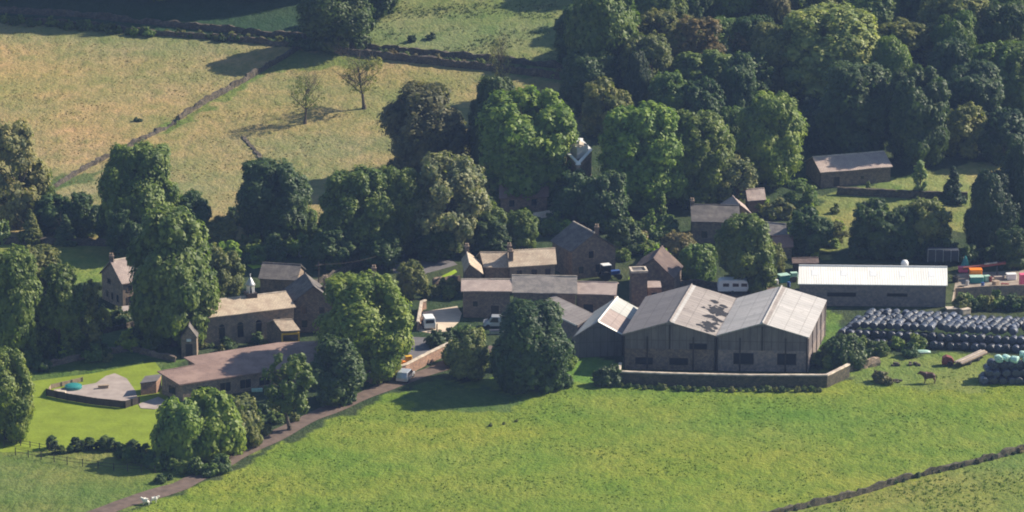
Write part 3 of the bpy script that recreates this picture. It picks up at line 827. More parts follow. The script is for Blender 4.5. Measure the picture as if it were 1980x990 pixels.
# --- sheds left of the barn
s2 = bpx('shed', 'grey gabled shed against the left side of the double barn, clear sheets on its roof', 'shed', (1110, 652), (1203, 648), (3.3, 13), 3.4, 5.7, ridge='v', wall='boards', roof='redrust', ov=.25, trim='whitetrim')
slope_sheet(s2, 'L', 'clearsheet', -.02, 1.02, .02, .97, name='clear_sheets')
slope_sheet(s2, 'R', 'clearsheet', .55, 1.02, .0, .97, name='clear_sheets')
slope_sheet(s2, 'R', 'whitetrim', -.03, .012, .0, .98, name='verge_trim', lift=.04)
s3 = bpx('shed', 'narrow shed with a rusty white pitched roof behind the dark yew', 'shed', (1040, 592), (1117, 629), (2.6, 3.0), 3.0, 3.7, ridge='mono', wall='blockwork', roof='asb_pink', ov=.2)
A = s3['FL']; 
MB().box(Vector((A.x, A.y, s3['e']-.1))-s3['f']['F'][2]*-.24+Zv*.0, s3['U'], s3['f']['F'][2]*.05, Zv*.22).build('fascia', M['whitetrim'], s3['roof'])
# --- long farm range
ra_ = bpx('farm_range', 'left part of the long low farm range, brown roof above a tall plain wall', 'farm building', (895, 564), (986, 564), (0, 6), 4.4, 5.4, roof='pinkslate', wall='stonedark', trim='coping')
row(ra_, 'F', [(2, 1.9, .8, .9), (5.2, .1, 1.3, 2.0, 'door', 'darktimber')])
rb_ = bpx('farm_range', 'middle part of the long farm range with the grey blue slate roof', 'farm building', (993, 566), (1113, 568), (0, 7), 4.2, 5.9, roof='greyslate', wall='stonedark', trim='coping')
row(rb_, 'F', [(2, 2.1, .9, 1), (5.5, 2.1, .9, 1), (8.5, .1, 1.4, 2.1, 'door', 'darktimber')])
rc_ = bpx('farm_range', 'right end of the long farm range with a lower brown lichened roof', 'farm building', (1114, 569), (1188, 571), (.6, 6.2), 3.9, 4.9, roof='pinkslate', wall='stonedark')
row(rc_, 'F', [(2, .1, 1.6, 2.2, 'door', 'black'), (5, 1.2, .9, .9)])
hb = bpx('house', 'stone house with a sunlit stone slate roof and three chimneys behind the farm range', 'house', (987, 516), (1073, 511), (-.4, 6.6), 4.6, 6.2, roof='stoneslate', wall='stone')
row(hb, 'F', [(1.5, 2.8, .9, 1.1), (4, 2.8, .9, 1.1), (6.3, 2.8, .9, 1.1)])
chimney(hb['roof'], hb['r1'], hb['rg']-.4, hb['rg']+1.0); chimney(hb['roof'], hb['FL']+hb['U']*.02+hb['DV']*.2, hb['e'], hb['rg']+.6, .8, .6)
hw = bpx('house', 'lower stone slate wing at the left end of the chimneyed house', 'house', (938, 517), (986, 517), (-1.2, 6), 4.0, 5.5, roof='stoneslate', wall='stone')
hg = bpx('house', 'small gabled cottage end with a pale verge above the farm range\'s left end', 'house', (900, 524), (932, 530), (-.5, 7), 4.1, 5.3, ridge='v', roof='stoneslate', wall='stonedark', trim='coping', offr=.25)
chimney(hg['roof'], hg['r2'], hg['rg']-.4, hg['rg']+1.1)
hc = bpx('house', 'dark gabled stone house with bluish slates, standing behind the right end of the farm range', 'house', (1106, 487), (1190, 479), (-3.2, 6.5), 4.8, 7.6, ridge='v', roof='slate', wall='stonedark', trim='coping')
row(hc, 'F', [(1.6, .9, .9, 1.2), (4.6, .9, .8, 1.3), (5.9, .9, .8, 1.3), (3.4, 3.4, .9, 1.2)])
chimney(hc['roof'], hc['r1']+Vector((.5, .6, 0)), hc['rg']-.4, hc['rg']+.9)
hd = bpx('house', 'low cottage with a brown tiled gable roof just behind the square stone tower', 'house', (1226, 524), (1302, 538), (1.6, 7), 3.4, 6.0, ridge='v', roof='darktile', wall='stonedark')
row(hd, 'F', [(2, .9, .9, 1.1), (4.6, .9, .9, 1.1)])
# --- square tower
c = at(1234, 588); tw = empty('stone_tower', (c.x, c.y, 0), 'square stone tower with a pale flat rim, behind the left corner of the double barn', 'tower')
MB().cbox((c.x, c.y, -1), 2.6, 2.6, 6.7, .12).build('shaft', M['stonedark'], tw)
mb = MB()
for a, b_ in ((-1, 0), (1, 0), (0, -1), (0, 1)):
    q = Vector((c.x, c.y, 5.702))+Vector((math.cos(.12)*a-math.sin(.12)*b_, math.sin(.12)*a+math.cos(.12)*b_, 0))*1.22
    mb.cbox(q, .34 if a else 2.1, 2.78 if a else .34, .35, .12)
mb.build('rim', M['coping'], tw); MB().cbox((c.x, c.y, 5.702), 2.08, 2.08, .1, .12).build('deck', M['tarmac'], tw)
c2 = at(1262, 583); mb = MB(); mb.cbox((c2.x, c2.y, -.3), 2.4, 2, 2.9, .3)
sh = empty('outhouse', (c2.x, c2.y, 0), 'small ruined pinkish outhouse with a broken front beside the square tower', 'shed')
mb.build('wall', M['stonewarm'], sh); MB().slab([(c2.x-1.4, c2.y-1.2, 2.62), (c2.x+1.4, c2.y-1, 2.62), (c2.x+1.3, c2.y+1.2, 3.1), (c2.x-1.3, c2.y+1.1, 3.1)], (0, 0, .12)).build('roof', M['pinkslate'], sh)
MB().cbox((c2.x+.2, c2.y-1.02, 0), .9, .2, 1.8, .3).build('door', M['black'], sh)
# --- white roofed shed
ws = bpx('farm_shed', 'long low farm shed with a brilliant white sheeted roof above the black bales', 'shed', (1546, 549), (1829, 552), (.9, 10), 3.7, 5.2, wall='blockwork', roof='steel_white', trim='whitetrim', ov=.25)
o, d, n = ws['f']['F']; L = ws['U'].length
opening(ws['root'], ws['f']['F'], 6.9, 1.7, 4.6, .55, 'opening', 'black', 'darktimber'); opening(ws['root'], ws['f']['F'], 16, 1.8, 3.2, .4, 'opening', 'black', 'darktimber')
for k in range(5):
    q = ws['FL']+ws['U']*((k+.4)/5)+ws['DV']*.22; z = ws['e']+(ws['rg']-ws['e'])*.44+.175
    up = Vector((ws['DV'].x*.16, ws['DV'].y*.16, (ws['rg']-ws['e'])*.32))
    MB().slab([Vector((q.x, q.y, z)), Vector((q.x, q.y, z))+ws['U']*.045, Vector((q.x, q.y, z))+ws['U']*.045+up, Vector((q.x, q.y, z))+up], Zv*.008).build('rooflight', M['white'], ws['roof'])
o, d, n = ws['f']['R']
MB().add([o+d*0+n*.02-Zv*1, o+d*10+n*.02-Zv*1, o+d*10+n*.02+Zv*3.6, o+d*5+n*.02+Zv*5.1, o+n*.02+Zv*3.6], [(0, 1, 2, 3, 4)]).build('gable_sheet', M['steel_white'], ws['root'])
for k in (1.4, 3.6): pass
q = ws['FL']+ws['U']*.72+ws['DV']*1.25
tk = empty('water_tank', (q.x, q.y, 0), 'round white tank showing above the ridge of the white roofed shed', 'tank')
MB().lathe((q.x, q.y, 0), [(.15, 0), (.15, 2.9)], 8).build('leg', M['metal'], tk)
MB().lathe((q.x, q.y, 2.905), [(.25, 0), (.55, .25), (.65, .7), (.6, 1.1), (.4, 1.4), (.1, 1.5)], 16).build('vessel', M['white'], tk, smooth=True)
# --- stone barn in the paddock
sb = bpx('stone_barn', 'isolated stone barn with a pinkish slate roof at the edge of the wood', 'barn', (1588, 334), (1722, 323), (-2.2, 7.8), 2.9, 4.6, roof='pinkslate', wall='stonedark', trim='coping')
row(sb, 'F', [(3.0, .1, 1.2, 1.8, 'door', 'darktimber'), (8, 1.1, .7, .6)])
# --- dark house under trees and its outbuildings
hk = bpx('house', 'long dark slate roofed house in the shade behind the round willow like tree', 'house', (1340, 429), (1428, 431), (0, 8), 3.8, 5.6, roof='slate', wall='stonedark')
row(hk, 'F', [(2, 1, 1, 1.2), (5, 1, 1, 1.2)]); chimney(hk['roof'], hk['r1'], hk['rg']-.3, hk['rg']+.8)
hk2 = bpx('house_wing', 'small wing with a pale gable roof catching sun at the dark house\'s right end', 'house', (1408, 410), (1450, 413), (-.8, 5), 4.2, 5.6, ridge='v', roof='pinkslate', wall='stone')
ob1 = bpx('outbuilding', 'low grey slated outbuilding half hidden right of the round tree', 'outbuilding', (1474, 453), (1520, 457), (-.3, 5), 2.5, 3.8, roof='greyslate', wall='stonedark')
ob2 = bpx('outbuilding', 'small red brown roofed hut right of the round tree, below the grey outbuilding', 'outbuilding', (1497, 478), (1531, 476), (0, 4), 2.2, 3.4, roof='redtile', wall='stonedark')
ob3 = bpx('outbuilding', 'tiny pinkish roofed hut among the trees above the dark house', 'outbuilding', (1448, 388), (1478, 386), (-.4, 4), 2.2, 3.5, roof='pinkslate', wall='stonewarm')
ob4 = bpx('outbuilding', 'low rust red lean to behind the left end of the white roofed shed', 'outbuilding', (1535, 510), (1580, 509), (0, 2.5), 1.5, 1.9, roof='darktile', wall='darktimber')
# --- the hall hidden in the trees
g0 = at(1118, 425); z = g0.z+9.6
P0 = atz(1118, 319, z); P1 = atz(1096, 297, z); P2 = atz(1144, 291, z); P3 = P1+P2-P0
hh = empty('tall_house', (P0.x, P0.y+6, g0.z), 'tall flat roofed stone house hidden among big trees, only its pale parapet showing through a gap', 'house')
hh['label'] = 'tall stone house hidden among big trees, its pale parapet showing through a gap'
Q = [P0, P2, P3, P1]; mb = MB(); mb.add([Vector((p.x, p.y, g0.z-3)) for p in Q]+[p-Zv*.9 for p in Q], [(i, (i+1) % 4, (i+1) % 4+4, i+4) for i in range(4)]+[(4, 5, 6, 7)])
fixn(mb.build('wall', M['stonedark'], hh))
mb = MB(); cc_ = (P0+P3)/2
for a_, b_ in ((P0, P2), (P2, P3), (P3, P1), (P1, P0)):
    d = (b_-a_).normalized(); nn_ = Vector((d.y, -d.x, 0)); nn_ = nn_ if (cc_-a_).dot(nn_) > 0 else -nn_
    mb.box(a_-Zv*.95-nn_*.03, b_-a_, nn_*.35, Zv*.95)
mb.build('parapet', M['stone'], hh)
mb = MB()
for a_, b_ in ((P0, P2), (P2, P3), (P3, P1), (P1, P0)):
    d = (b_-a_).normalized(); nn_ = Vector((d.y, -d.x, 0)); nn_ = nn_ if (cc_-a_).dot(nn_) > 0 else -nn_
    mb.box(a_+Zv*.003-nn_*.12-d*.1, b_-a_+d*.2, nn_*.6, Zv*(.16+.004*(a_-P0).length))
mb.build('parapet_coping', M['white'], hh)
MB().cbox(cc_-Zv*.89, 2.3, 2.3, 2.2, .5).build('roof_turret', M['whitetrim'], hh)
MB().lathe(cc_+Zv*1.312, [(1.7, 0), (.8, .4), (.1, .8)], 4).build('turret_roof', M['coping'], hh)
hp = bpx('house', 'pink walled cottage half buried in foliage below the big bright tree', 'house', (968, 383), (1058, 379), (0, 6), 3.8, 5.4, roof='redtile', wall='stonewarm')
row(hp, 'F', [(2, 2.2, .9, 1.1), (6, 2.2, .9, 1.1)])
sp_ = bpx('garden_hut', 'small hut with a bright buff roof in a gap below the pink walled cottage', 'hut', (1030, 430), (1064, 425), (.3, 2.4), 1.9, 2.6, roof='stoneslate', wall='stonedark', ridge='mono')
# --- left house
lh = bpx('house', 'tall narrow stone house with a grey roof at far left beside the giant tree', 'house', (237, 548), (296, 538), (-4, 6), 4.4, 7.2, roof='pinkslate', wall='stone', trim='coping')
row(lh, 'F', [(1.3, .8, .8, 1.2), (1.3, 2.9, .8, .9)]); row(lh, 'L', [(1.8, .8, .7, 1.2), (3.6, .8, .7, 1.2), (5.4, .8, .7, 1.2), (2.6, 3.2, 1.2, .9)])
chimney(lh['roof'], lh['r1'], lh['rg']-.4, lh['rg']+.9)
pr = bpx('terrace_shelter', 'pale flat topped garden shelter in front of the far left house', 'shelter', (232, 604), (282, 598), (0, 1.8), 1.5, 1.7, ridge='mono', roof='concrete', wall='stone')
# --- chapel
ch = bpx('chapel', 'long stone chapel with arched windows and a mottled buff roof', 'chapel', (395, 616), (568, 595), (-3.4, 7.8), 4.8, 6.1, roof='stoneslate', wall='stone', trim='coping')
for s in (2.9, 6.0, 9.1, 12.4): opening(ch['root'], ch['f']['F'], s, 1.0, 1.0, 2.0, 'window', 'glass', 'stone', arch=True)
row(ch, 'L', [(3, 1.2, .8, 1.8), (5.6, 1.2, .8, 1.8)])
for sgn in (0, 1):
    e = ch['FL']+ch['U']*sgn
    pass
# porch tower at the left gable
c = at(366, 692); pt = empty('chapel_porch', (c.x, c.y, 0), 'small gabled stone entrance porch at the left corner of the chapel', 'porch')
w = 2.4; dd_ = 3
mb = MB(); V = [(c.x-w/2, c.y, -1), (c.x+w/2, c.y, -1), (c.x+w/2, c.y, 3.3), (c.x, c.y, 5.0), (c.x-w/2, c.y, 3.3)]
mb.add(V+[(x, y+dd_, z) for x, y, z in V], [(0, 1, 2, 3, 4), (9, 8, 7, 6, 5), (1, 0, 5, 6), (2, 1, 6, 7), (0, 4, 9, 5)]); mb.build('wall', M['stone'], pt)
MB().slab([(c.x-w/2-.15, c.y-.15, 3.2), (c.x, c.y-.15, 5.12), (c.x, c.y+dd_+.1, 5.12), (c.x-w/2-.15, c.y+dd_+.1, 3.2)], (0, 0, .15)).slab([(c.x+w/2+.15, c.y-.15, 3.2), (c.x+.001, c.y-.15, 5.121), (c.x+.001, c.y+dd_+.1, 5.121), (c.x+w/2+.15, c.y+dd_+.1, 3.2)], (0, 0, .15)).build('roof', M['slate'], pt)
opening(pt, (Vector((c.x-w/2, c.y, 0)), Vector((1, 0, 0)), Vector((0, -1, 0))), 1.2, .1, 1.1, 2.2, 'door', 'darktimber', 'stone')
MB().cbox((c.x, c.y-.15, 2.75), .7, .3, .35).build('lantern', M['white'], pt)
# bell cupola
q = ch['FL']+ch['U']*.62+ch['DV']*.5; zt = ch['rg']
cu = empty('bell_cupola', (q.x, q.y, zt-.2), 'white domed bell cupola on a dark base on the chapel roof', 'cupola')
MB().cbox((q.x, q.y, zt-.5), 1.7, 1.7, 1.3, .4).build('base', M['darktimber'], cu)
mb = MB()
for a in range(6):
    t = a*math.pi/3+.2; mb.tube([(q.x+.55*math.cos(t), q.y+.55*math.sin(t), zt+.8), (q.x+.55*math.cos(t), q.y+.55*math.sin(t), zt+2.0)], .09, 6)
mb.build('columns', M['white'], cu)
MB().lathe((q.x, q.y, zt+.81), [(.36, 0), (.3, .5), (.18, .75)], 10).build('bell', M['darkmetal'], cu, smooth=True)
MB().lathe((q.x, q.y, zt+2.0), [(.8, 0), (.82, .12), (.6, .4), (.42, .8), (.2, 1.15), (.05, 1.35), (.03, 1.9)], 12).build('dome', M['metal'], cu, smooth=True)
# --- houses right of the chapel
hf = bpx('house', 'dark slated gable house joined to the right end of the chapel', 'house', (569, 583), (644, 583), (-1.6, 7), 5.2, 7.6, ridge='v', roof='slate', wall='stonedark', trim='slate')
row(hf, 'F', [(1.6, .9, .9, 1.2), (4.4, .9, .9, 1.2), (1.6, 3.2, .9, 1.1), (4.4, 3.2, .9, 1.1)])
he_ = bpx('house', 'stone house with a sunlit buff roof and two chimneys behind the great round tree', 'house', (646, 585), (740, 567), (-3.0, 7.2), 5.2, 6.8, roof='stoneslate', wall='stone')
row(he_, 'F', [(1.6, .9, .9, 1.2), (4.8, .9, .9, 1.2)])
chimney(he_['roof'], he_['r1'], he_['rg']-.4, he_['rg']+1.3); chimney(he_['roof'], he_['r2'], he_['rg']-.4, he_['rg']+1.5)
hg2 = bpx('house', 'small plain house with a dark low roof behind the white cupola', 'house', (503, 539), (572, 543), (1, 6.4), 3.2, 4.8, roof='slate', wall='stone')
# --- yellow framed shelter
ys = bpx('playground_shelter', 'small yellow framed shelter with a stone slate roof in front of the chapel', 'shelter', (545, 642), (578, 640), (-2.6, 4.0), 3.0, 4.1, ridge='u', roof='stoneslate', wall='stonedark', ov=.15)
o, d, n = ys['f']['F']; L = ys['U'].length
mb = MB()
for s, z, w, h in ((-.1, 2.5, L+.2, .3), (-.1, -.2, L+.2, 1.6), (-.1, 1.4, .25, 1.1), (L-.15, 1.4, .25, 1.1)): mb.box(o+d*s+Zv*z+n*.003, d*w, n*.12, Zv*h)
mb.build('frame', M['yellow'], ys['root']); MB().box(o+d*.15+Zv*1.4+n*.01, d*(L-.3), n*.04, Zv*1.1).build('pane', M['glass'], ys['root'])
# --- bungalow hall
A = at(347, 746, 2.7); z = A.z; Bq = atz(606, 706, z)
def pz(x, y, dz): return atz(x, y, z+dz)
bh = empty('bungalow', ((A.x+Bq.x)/2, (A.y+Bq.y)/2+3, 0), 'long low modern hall with a shallow brown tiled roof beside the patio', 'bungalow')
u = (Bq-A).normalized(); v = Vector((-u.y, u.x, 0)); L = (Bq-A).length
prof = [Vector((A.x, A.y, 0)), Vector((A.x, A.y, 0))+u*L, Vector((A.x, A.y, 0))+u*L+v*12.0, Vector((A.x, A.y, 0))+u*1.5+v*12.0, Vector((A.x, A.y, 0))+u*1.0+v*8.2, Vector((A.x, A.y, 0))-u*1.3+v*8.0]
poly = [pz(304, 720, .9), pz(347, 746, 0), pz(606, 706, 0), pz(650, 660, 1.4), pz(540, 664, 1.4), pz(355, 693, 1.4), pz(378, 707, 1.1)]
MB().slab(poly, Zv*.2).build('roof', M['browntile'], bh)
inn = [(p+(Vector((poly[0].lerp(poly[3], .5).x, poly[0].lerp(poly[3], .5).y, p.z))-p).normalized()*.7) for p in poly]
mb = MB(); n_ = len(inn); mb.add([Vector((p.x, p.y, -.5)) for p in inn]+[p-Zv*.02 for p in inn], [(i, (i+1) % n_, (i+1) % n_+n_, i+n_) for i in range(n_)])
fixn(mb.build('wall', M['stone'], bh))
a_ = inn[1]; b_ = inn[2]; dd = (b_-a_); dd.z = 0; LL = dd.length; dd.normalize(); nn = Vector((dd.y, -dd.x, 0))
fc = (Vector((a_.x, a_.y, 0)), dd, nn)
for s in (3.2, 7.0, 10.4, 13.6, 17): opening(bh, fc, s, .6, 1.8, 1.4, fmat='timber')
opening(bh, fc, 15.3, .05, 1.1, 2.1, 'door', 'darktimber')
a2 = inn[0]; d2 = (inn[1]-inn[0]); d2.z = 0; l2 = d2.length; d2.normalize(); opening(bh, (Vector((a2.x, a2.y, 0)), d2, Vector((d2.y, -d2.x, 0))), l2*.5, .7, 1.6, 1.2)
MB().slab([p+Zv*.201 for p in (poly[0], poly[0].lerp(poly[1], .03), poly[6].lerp(poly[1], .0)+Vector((.0, -.2, 0)), poly[6])], Zv*.03).build('ridge_cap', M['browntile'], bh)
an = bpx('annex', 'low flat roofed brick annex between the patio and the brown roofed hall', 'annex', (272, 742), (302, 738), (.5, 3), 1.9, 2.0, ridge='mono', roof='tarmac', wall='stonewarm', ov=.1)
# patio slab, pool
patch('patio', [(100, 763), (135, 771), (188, 780), (241, 786), (268, 777), (262, 757), (245, 733), (222, 723), (205, 728), (185, 742), (150, 748), (105, 754)], 'concrete', .12)
patch('patio', [(268, 782), (306, 768), (330, 780), (300, 792), (272, 790)], 'concrete', .09)
# ---------------------------------------------------------------- trees (cx, base y, top y, width, kind, tone, label)
TREES = [
 ('round', 12, 850, 678, 115, 'bright', 'light green tree cut by the left edge beside the bright lawn'),
 ('round', 22, 700, 482, 140, 'mid', 'bushy green tree at the left edge below the sunlit strip of pasture'),
 ('ash', 112, 690, 515, 110, 'mid', 'middle of the three loose green trees left of the far left house'),
 ('ash', 176, 680, 545, 80, 'olive', 'smaller tree just left of the far left house wall'),
 ('round', 62, 560, 472, 120, 'olive', 'low spreading tree top against the sunlit strip of pasture at the left'),
 ('ash', 28, 440, 232, 150, 'grey', 'tall pale leaved tree at the left edge, rising against the tan field'),
 ('round', 75, 430, 312, 70, 'mid', 'shorter shoulder tree on the right of the tall pale leaved tree'),
 ('cone', 60, 470, 400, 56, 'olive', 'light green conical tree in front of the dark hedge trees at far left'),
 ('cone', 127, 472, 412, 54, 'blue', 'dark rounded conical tree, right of the light green conical tree'),
 ('bush', 6, 470, 425, 36, 'pale', 'pale bush at the left edge level with the conical trees'),
 ('round', 105, 452, 378, 90, 'dark', 'left one of two dark hedge trees behind the conical trees'),
 ('round', 165, 455, 372, 80, 'dark', 'right one of two dark hedge trees behind the conical trees'),
 ('round', 270, 478, 280, 160, 'mid', 'broad green tree standing against the tan field, left of centre left'),
 ('round', 372, 470, 368, 84, 'dark', 'small dark tree tucked behind the right shoulder of the broad green tree'),
 ('round', 252, 500, 400, 90, 'dark', 'dark tree under the broad green tree, left of the giant tree'),
 ('round', 335, 668, 405, 185, 'mid', 'giant tree standing between the far left house and the chapel'),
 ('round', 425, 590, 470, 100, 'olive', 'lighter tree leaning out right of the giant tree above the chapel roof'),
 ('round', 300, 640, 500, 90, 'dark', 'dark low shoulder of foliage at the foot of the giant tree'),
 ('round', 528, 470, 313, 150, 'dark', 'very dark round tree with bright right edge, standing against the tan field'),
 ('round', 585, 470, 375, 60, 'mid', 'slim light tree touching the right side of the very dark round tree'),
 ('round', 430, 475, 415, 66, 'olive', 'low tree between the small dark tree and the very dark round tree'),
 ('round', 690, 500, 328, 150, 'mid', 'large dark green tree left of the grey green tree in the centre left'),
 ('round', 775, 490, 325, 115, 'mid', 'tree with light crown between the large dark green tree and the grey green tree'),
 ('ash', 868, 492, 300, 160, 'grey', 'grey green tree below the dark copper tinted tree'),
 ('round', 818, 345, 168, 178, 'copper', 'big dark copper tinted tree standing alone in the tan field edge'),
 ('yew', 955, 350, 150, 110, 'dark', 'dark narrow tree with a dead pale top, right of the copper tinted tree'),
 ('round', 1018, 392, 178, 208, 'bright', 'largest bright green tree in the middle of the picture'),
 ('round', 1240, 402, 205, 178, 'bright', 'great bright crowned tree right of the gap that shows the pale parapet'),
 ('round', 1345, 392, 215, 150, 'mid', 'green tree right behind the great bright crowned tree'),
 ('ash', 1420, 395, 300, 105, 'grey', 'lower greyish tree above the dark slate roofed house'),
 ('round', 1490, 355, 182, 140, 'bright', 'bright lumpy tree left of the isolated stone barn'),
 ('round', 1410, 330, 210, 80, 'mid', 'narrow tree just left of the bright lumpy tree'),
 ('round', 1172, 262, 150, 104, 'olive', 'dome shaped olive tree behind the largest bright green tree'),
 ('round', 1296, 250, 138, 92, 'mid', 'round tree at the wood edge right of the dome shaped olive tree'),
 ('yew', 1232, 235, 100, 60, 'yew', 'dark slim conifer shape left of the round wood edge tree'),
 ('round', 1425, 235, 105, 80, 'dark', 'dark tree with a lit right side at the wood edge above the bright lumpy tree'),
 ('round', 1360, 260, 150, 90, 'dark', 'shaded tree between the round wood edge tree and the dark lit edged one'),
 ('round', 1655, 300, 122, 165, 'dark', 'big dark tree right behind the isolated stone barn'),
 ('round', 1770, 320, 132, 130, 'dark', 'big dark tree with bright right rim, right of the isolated stone barn'),
 ('round', 1580, 290, 190, 90, 'yew', 'black green tree behind the left end of the isolated stone barn'),
 ('round', 1600, 178, 12, 210, 'pale', 'pale sunlit willow like crown in the middle of the wood'),
 ('round', 1500, 180, 45, 130, 'olive', 'olive tree left of the pale sunlit crown in the wood'),
 ('ash', 1350, 170, 30, 130, 'brown', 'brownish tree in the upper wood left of the olive tree'),
 ('ash', 1440, 160, 60, 100, 'brown', 'second brownish tree, close left of the olive tree in the upper wood'),
 ('round', 1160, 190, -30, 150, 'mid', 'tall tree at the left front corner of the wood beside the green pasture'),
 ('round', 1110, 120, 10, 90, 'dark', 'outermost dark tree of the wood, its shade falling on the green pasture'),
 ('round', 1270, 110, -60, 130, 'mid', 'tree at the top edge above the dark slim conifer'),
 ('round', 1400, 70, -50, 150, 'mid', 'green tree at the top edge, second from the left corner of the wood'),
 ('round', 1550, 50, -70, 140, 'mid', 'green tree at the top edge above the pale sunlit crown'),
 ('round', 1700, 60, -60, 120, 'dark', 'dark tree at the top edge right of the pale sunlit crown'),
 ('round', 1850, 130, -20, 170, 'olive', 'olive green tree near the top right of the wood'),
 ('round', 1960, 90, -60, 150, 'mid', 'green tree in the top right corner'),
 ('round', 1740, 150, 40, 110, 'yew', 'black green tree in the shaded hollow right of the pale sunlit crown'),
 ('round', 1880, 250, 120, 130, 'dark', 'dark tree below the olive green tree near the right edge'),
 ('round', 1965, 220, 85, 120, 'mid', 'tree with lit top against the right edge, above the tan paddock'),
 ('round', 1860, 300, 200, 100, 'olive', 'low olive tree at the wood edge right of the bright rimmed tree'),
 ('yew', 1940, 310, 210, 110, 'yew', 'black green tree in the wood above the right end of the tan paddock'),
 ('column', 1778, 380, 304, 34, 'pale', 'slender pale young tree by the paddock wall'),
 ('cone', 1842, 392, 318, 54, 'yew', 'small dark cone shaped conifer at the paddock wall'),
 ('column', 1678, 372, 348, 12, 'mid', 'tiny sapling with a stake in front of the isolated stone barn'),
 ('round', 1568, 490, 400, 92, 'dark', 'dark round tree below the paddock, right of the outbuildings'),
 ('ash', 1550, 410, 347, 76, 'mid', 'small light tree just below the left end of the isolated stone barn'),
 ('bush', 1500, 420, 380, 80, 'olive', 'olive bush between the tiny pinkish hut and the small light tree'),
 ('ash', 1615, 470, 430, 60, 'olive', 'feathery olive bush right of the dark round tree'),
 ('round', 1695, 492, 385, 112, 'dark', 'left one of the pair of dark rounded trees above the white roofed shed'),
 ('round', 1790, 490, 383, 100, 'olive', 'right one of the pair of dark rounded trees above the white roofed shed'),
 ('yew', 1742, 495, 400, 80, 'dark', 'dark tree filling the gap of the pair above the white roofed shed'),
 ('yew', 1915, 490, 330, 110, 'yew', 'dark conifer mass at the right, beside the paddock'),
 ('yew', 1968, 480, 275, 90, 'yew', 'tallest dark conifer cut by the right edge above the yard'),
 ('round', 1960, 520, 440, 80, 'dark', 'low dark tree at the right edge behind the yard'),
 ('round', 1438, 560, 418, 122, 'mid', 'round willow like tree between the dark house and the white caravan'),
 ('round', 1495, 530, 470, 50, 'olive', 'small tree leaning on the right side of the round willow like tree'),
 ('round', 706, 726, 534, 188, 'bright', 'great round tree in the middle of the village, in front of the buff roofed house'),
 ('yew', 648, 778, 655, 120, 'dark', 'dark tree below the great round tree, above the track'),
 ('lolly', 560, 832, 686, 108, 'mid', 'clean stemmed round tree in front of the brown roofed hall'),
 ('bush', 350, 888, 770, 125, 'bright', 'left end of the large yellow green thicket in front of the hall'),
 ('bush', 405, 880, 756, 150, 'bright', 'tallest middle part of the large yellow green thicket in front of the hall'),
 ('bush', 462, 860, 768, 110, 'olive', 'right end of the large thicket in front of the hall'),
 ('round', 905, 732, 638, 96, 'olive', 'small tree right of the grey yard, left of the dark yew'),
 ('yew', 1030, 750, 582, 172, 'dark', 'big dark yew on the edge of the green field left of the double barn'),
 ('round', 798, 580, 503, 66, 'olive', 'small olive tree behind the great round tree, left of the lime green lawn slope'),
 ('round', 1010, 480, 405, 70, 'mid', 'small tree behind the chimneyed house, under the pink walled cottage'),
 ('round', 945, 490, 425, 80, 'dark', 'dark low tree above the small gabled cottage end'),
 ('column', 1278, 430, 365, 26, 'bright', 'thin bright upright shrub in front of the great bright crowned tree'),
 ('column', 1258, 470, 400, 30, 'bright', 'thin bright climbing shrub below the great bright crowned tree'),
 ('round', 1205, 490, 420, 70, 'dark', 'dark foliage right of the bluish slated gable house'),
 ('bush', 1310, 500, 450, 80, 'brown', 'brownish garden tree above the low brown tiled cottage'),
 ('bush', 1345, 540, 470, 80, 'mid', 'green garden tree right of the low brown tiled cottage'),
 ('round', 650, 98, -40, 150, 'dark', 'dark tree at the top edge where the walls of the lane meet'),
 ('yew', 1108, 432, 332, 100, 'dark', 'dark tree covering the foot of the tall house with the pale parapet'),
 ('round', 1165, 445, 330, 100, 'dark', 'dark tree right below the pale parapet, left of the great bright crown'),
 ('round', 1015, 425, 400, 40, 'mid', 'small bushy tree in front of the middle of the pink walled cottage'),
 ('round', 940, 470, 380, 90, 'mid', 'tree left of the pink walled cottage'),
 ('round', 735, 520, 450, 90, 'dark', 'dark low tree on the lane below the large dark green tree'),
 ('round', 845, 500, 420, 100, 'dark', 'dark low tree on the lane below the grey green tree'),
 ('round', 640, 520, 440, 90, 'dark', 'dark tree above the telegraph pole, left end of the lane belt'),
 ('round', 500, 440, 400, 60, 'dark', 'small dark tree at the left foot of the very dark round tree'),
 ('round', 320, 470, 400, 80, 'dark', 'dark foliage at the foot of the broad green tree'),
 ('round', 215, 470, 410, 60, 'dark', 'small dark tree right of the two dark hedge trees'),
 ('round', 730, 30, -70, 90, 'dark', 'dark tree at the top edge right of the one where the walls meet'),
]
for kd, cx, by, ty, w, tone, lab in TREES:
    tree(kd, cx, by, ty, w, lab, tone)
tree('sparse', 590, 239, 148, 74, 'small thinly leaved tree alone in the tan field, the left one of two', 'olive', name='bare_tree')
tree('sparse', 704, 210, 112, 100, 'nearly bare forked tree in the tan field, the right one of two', 'olive', name='bare_tree')
tree('sparse', 968, 190, 72, 46, 'dead pale tree top above the dark narrow tree', 'grey', name='dead_tree')
# unseen trees added just above the frame to shade the field at top left
for ry, x0 in ((-12, -40), (-44, 0)):
    for x in range(x0, 800 if ry < -20 else 590, 58):
        p = at(x+rnd.uniform(-12, 12), ry+rnd.uniform(-5, 2))
        tree('round', 0, 0, ry-250-rnd.uniform(0, 40), 150, 'tall tree added beyond the top edge, unseen, shading the upper left field', 'mid', group='row of added trees beyond the upper field', pos=p)
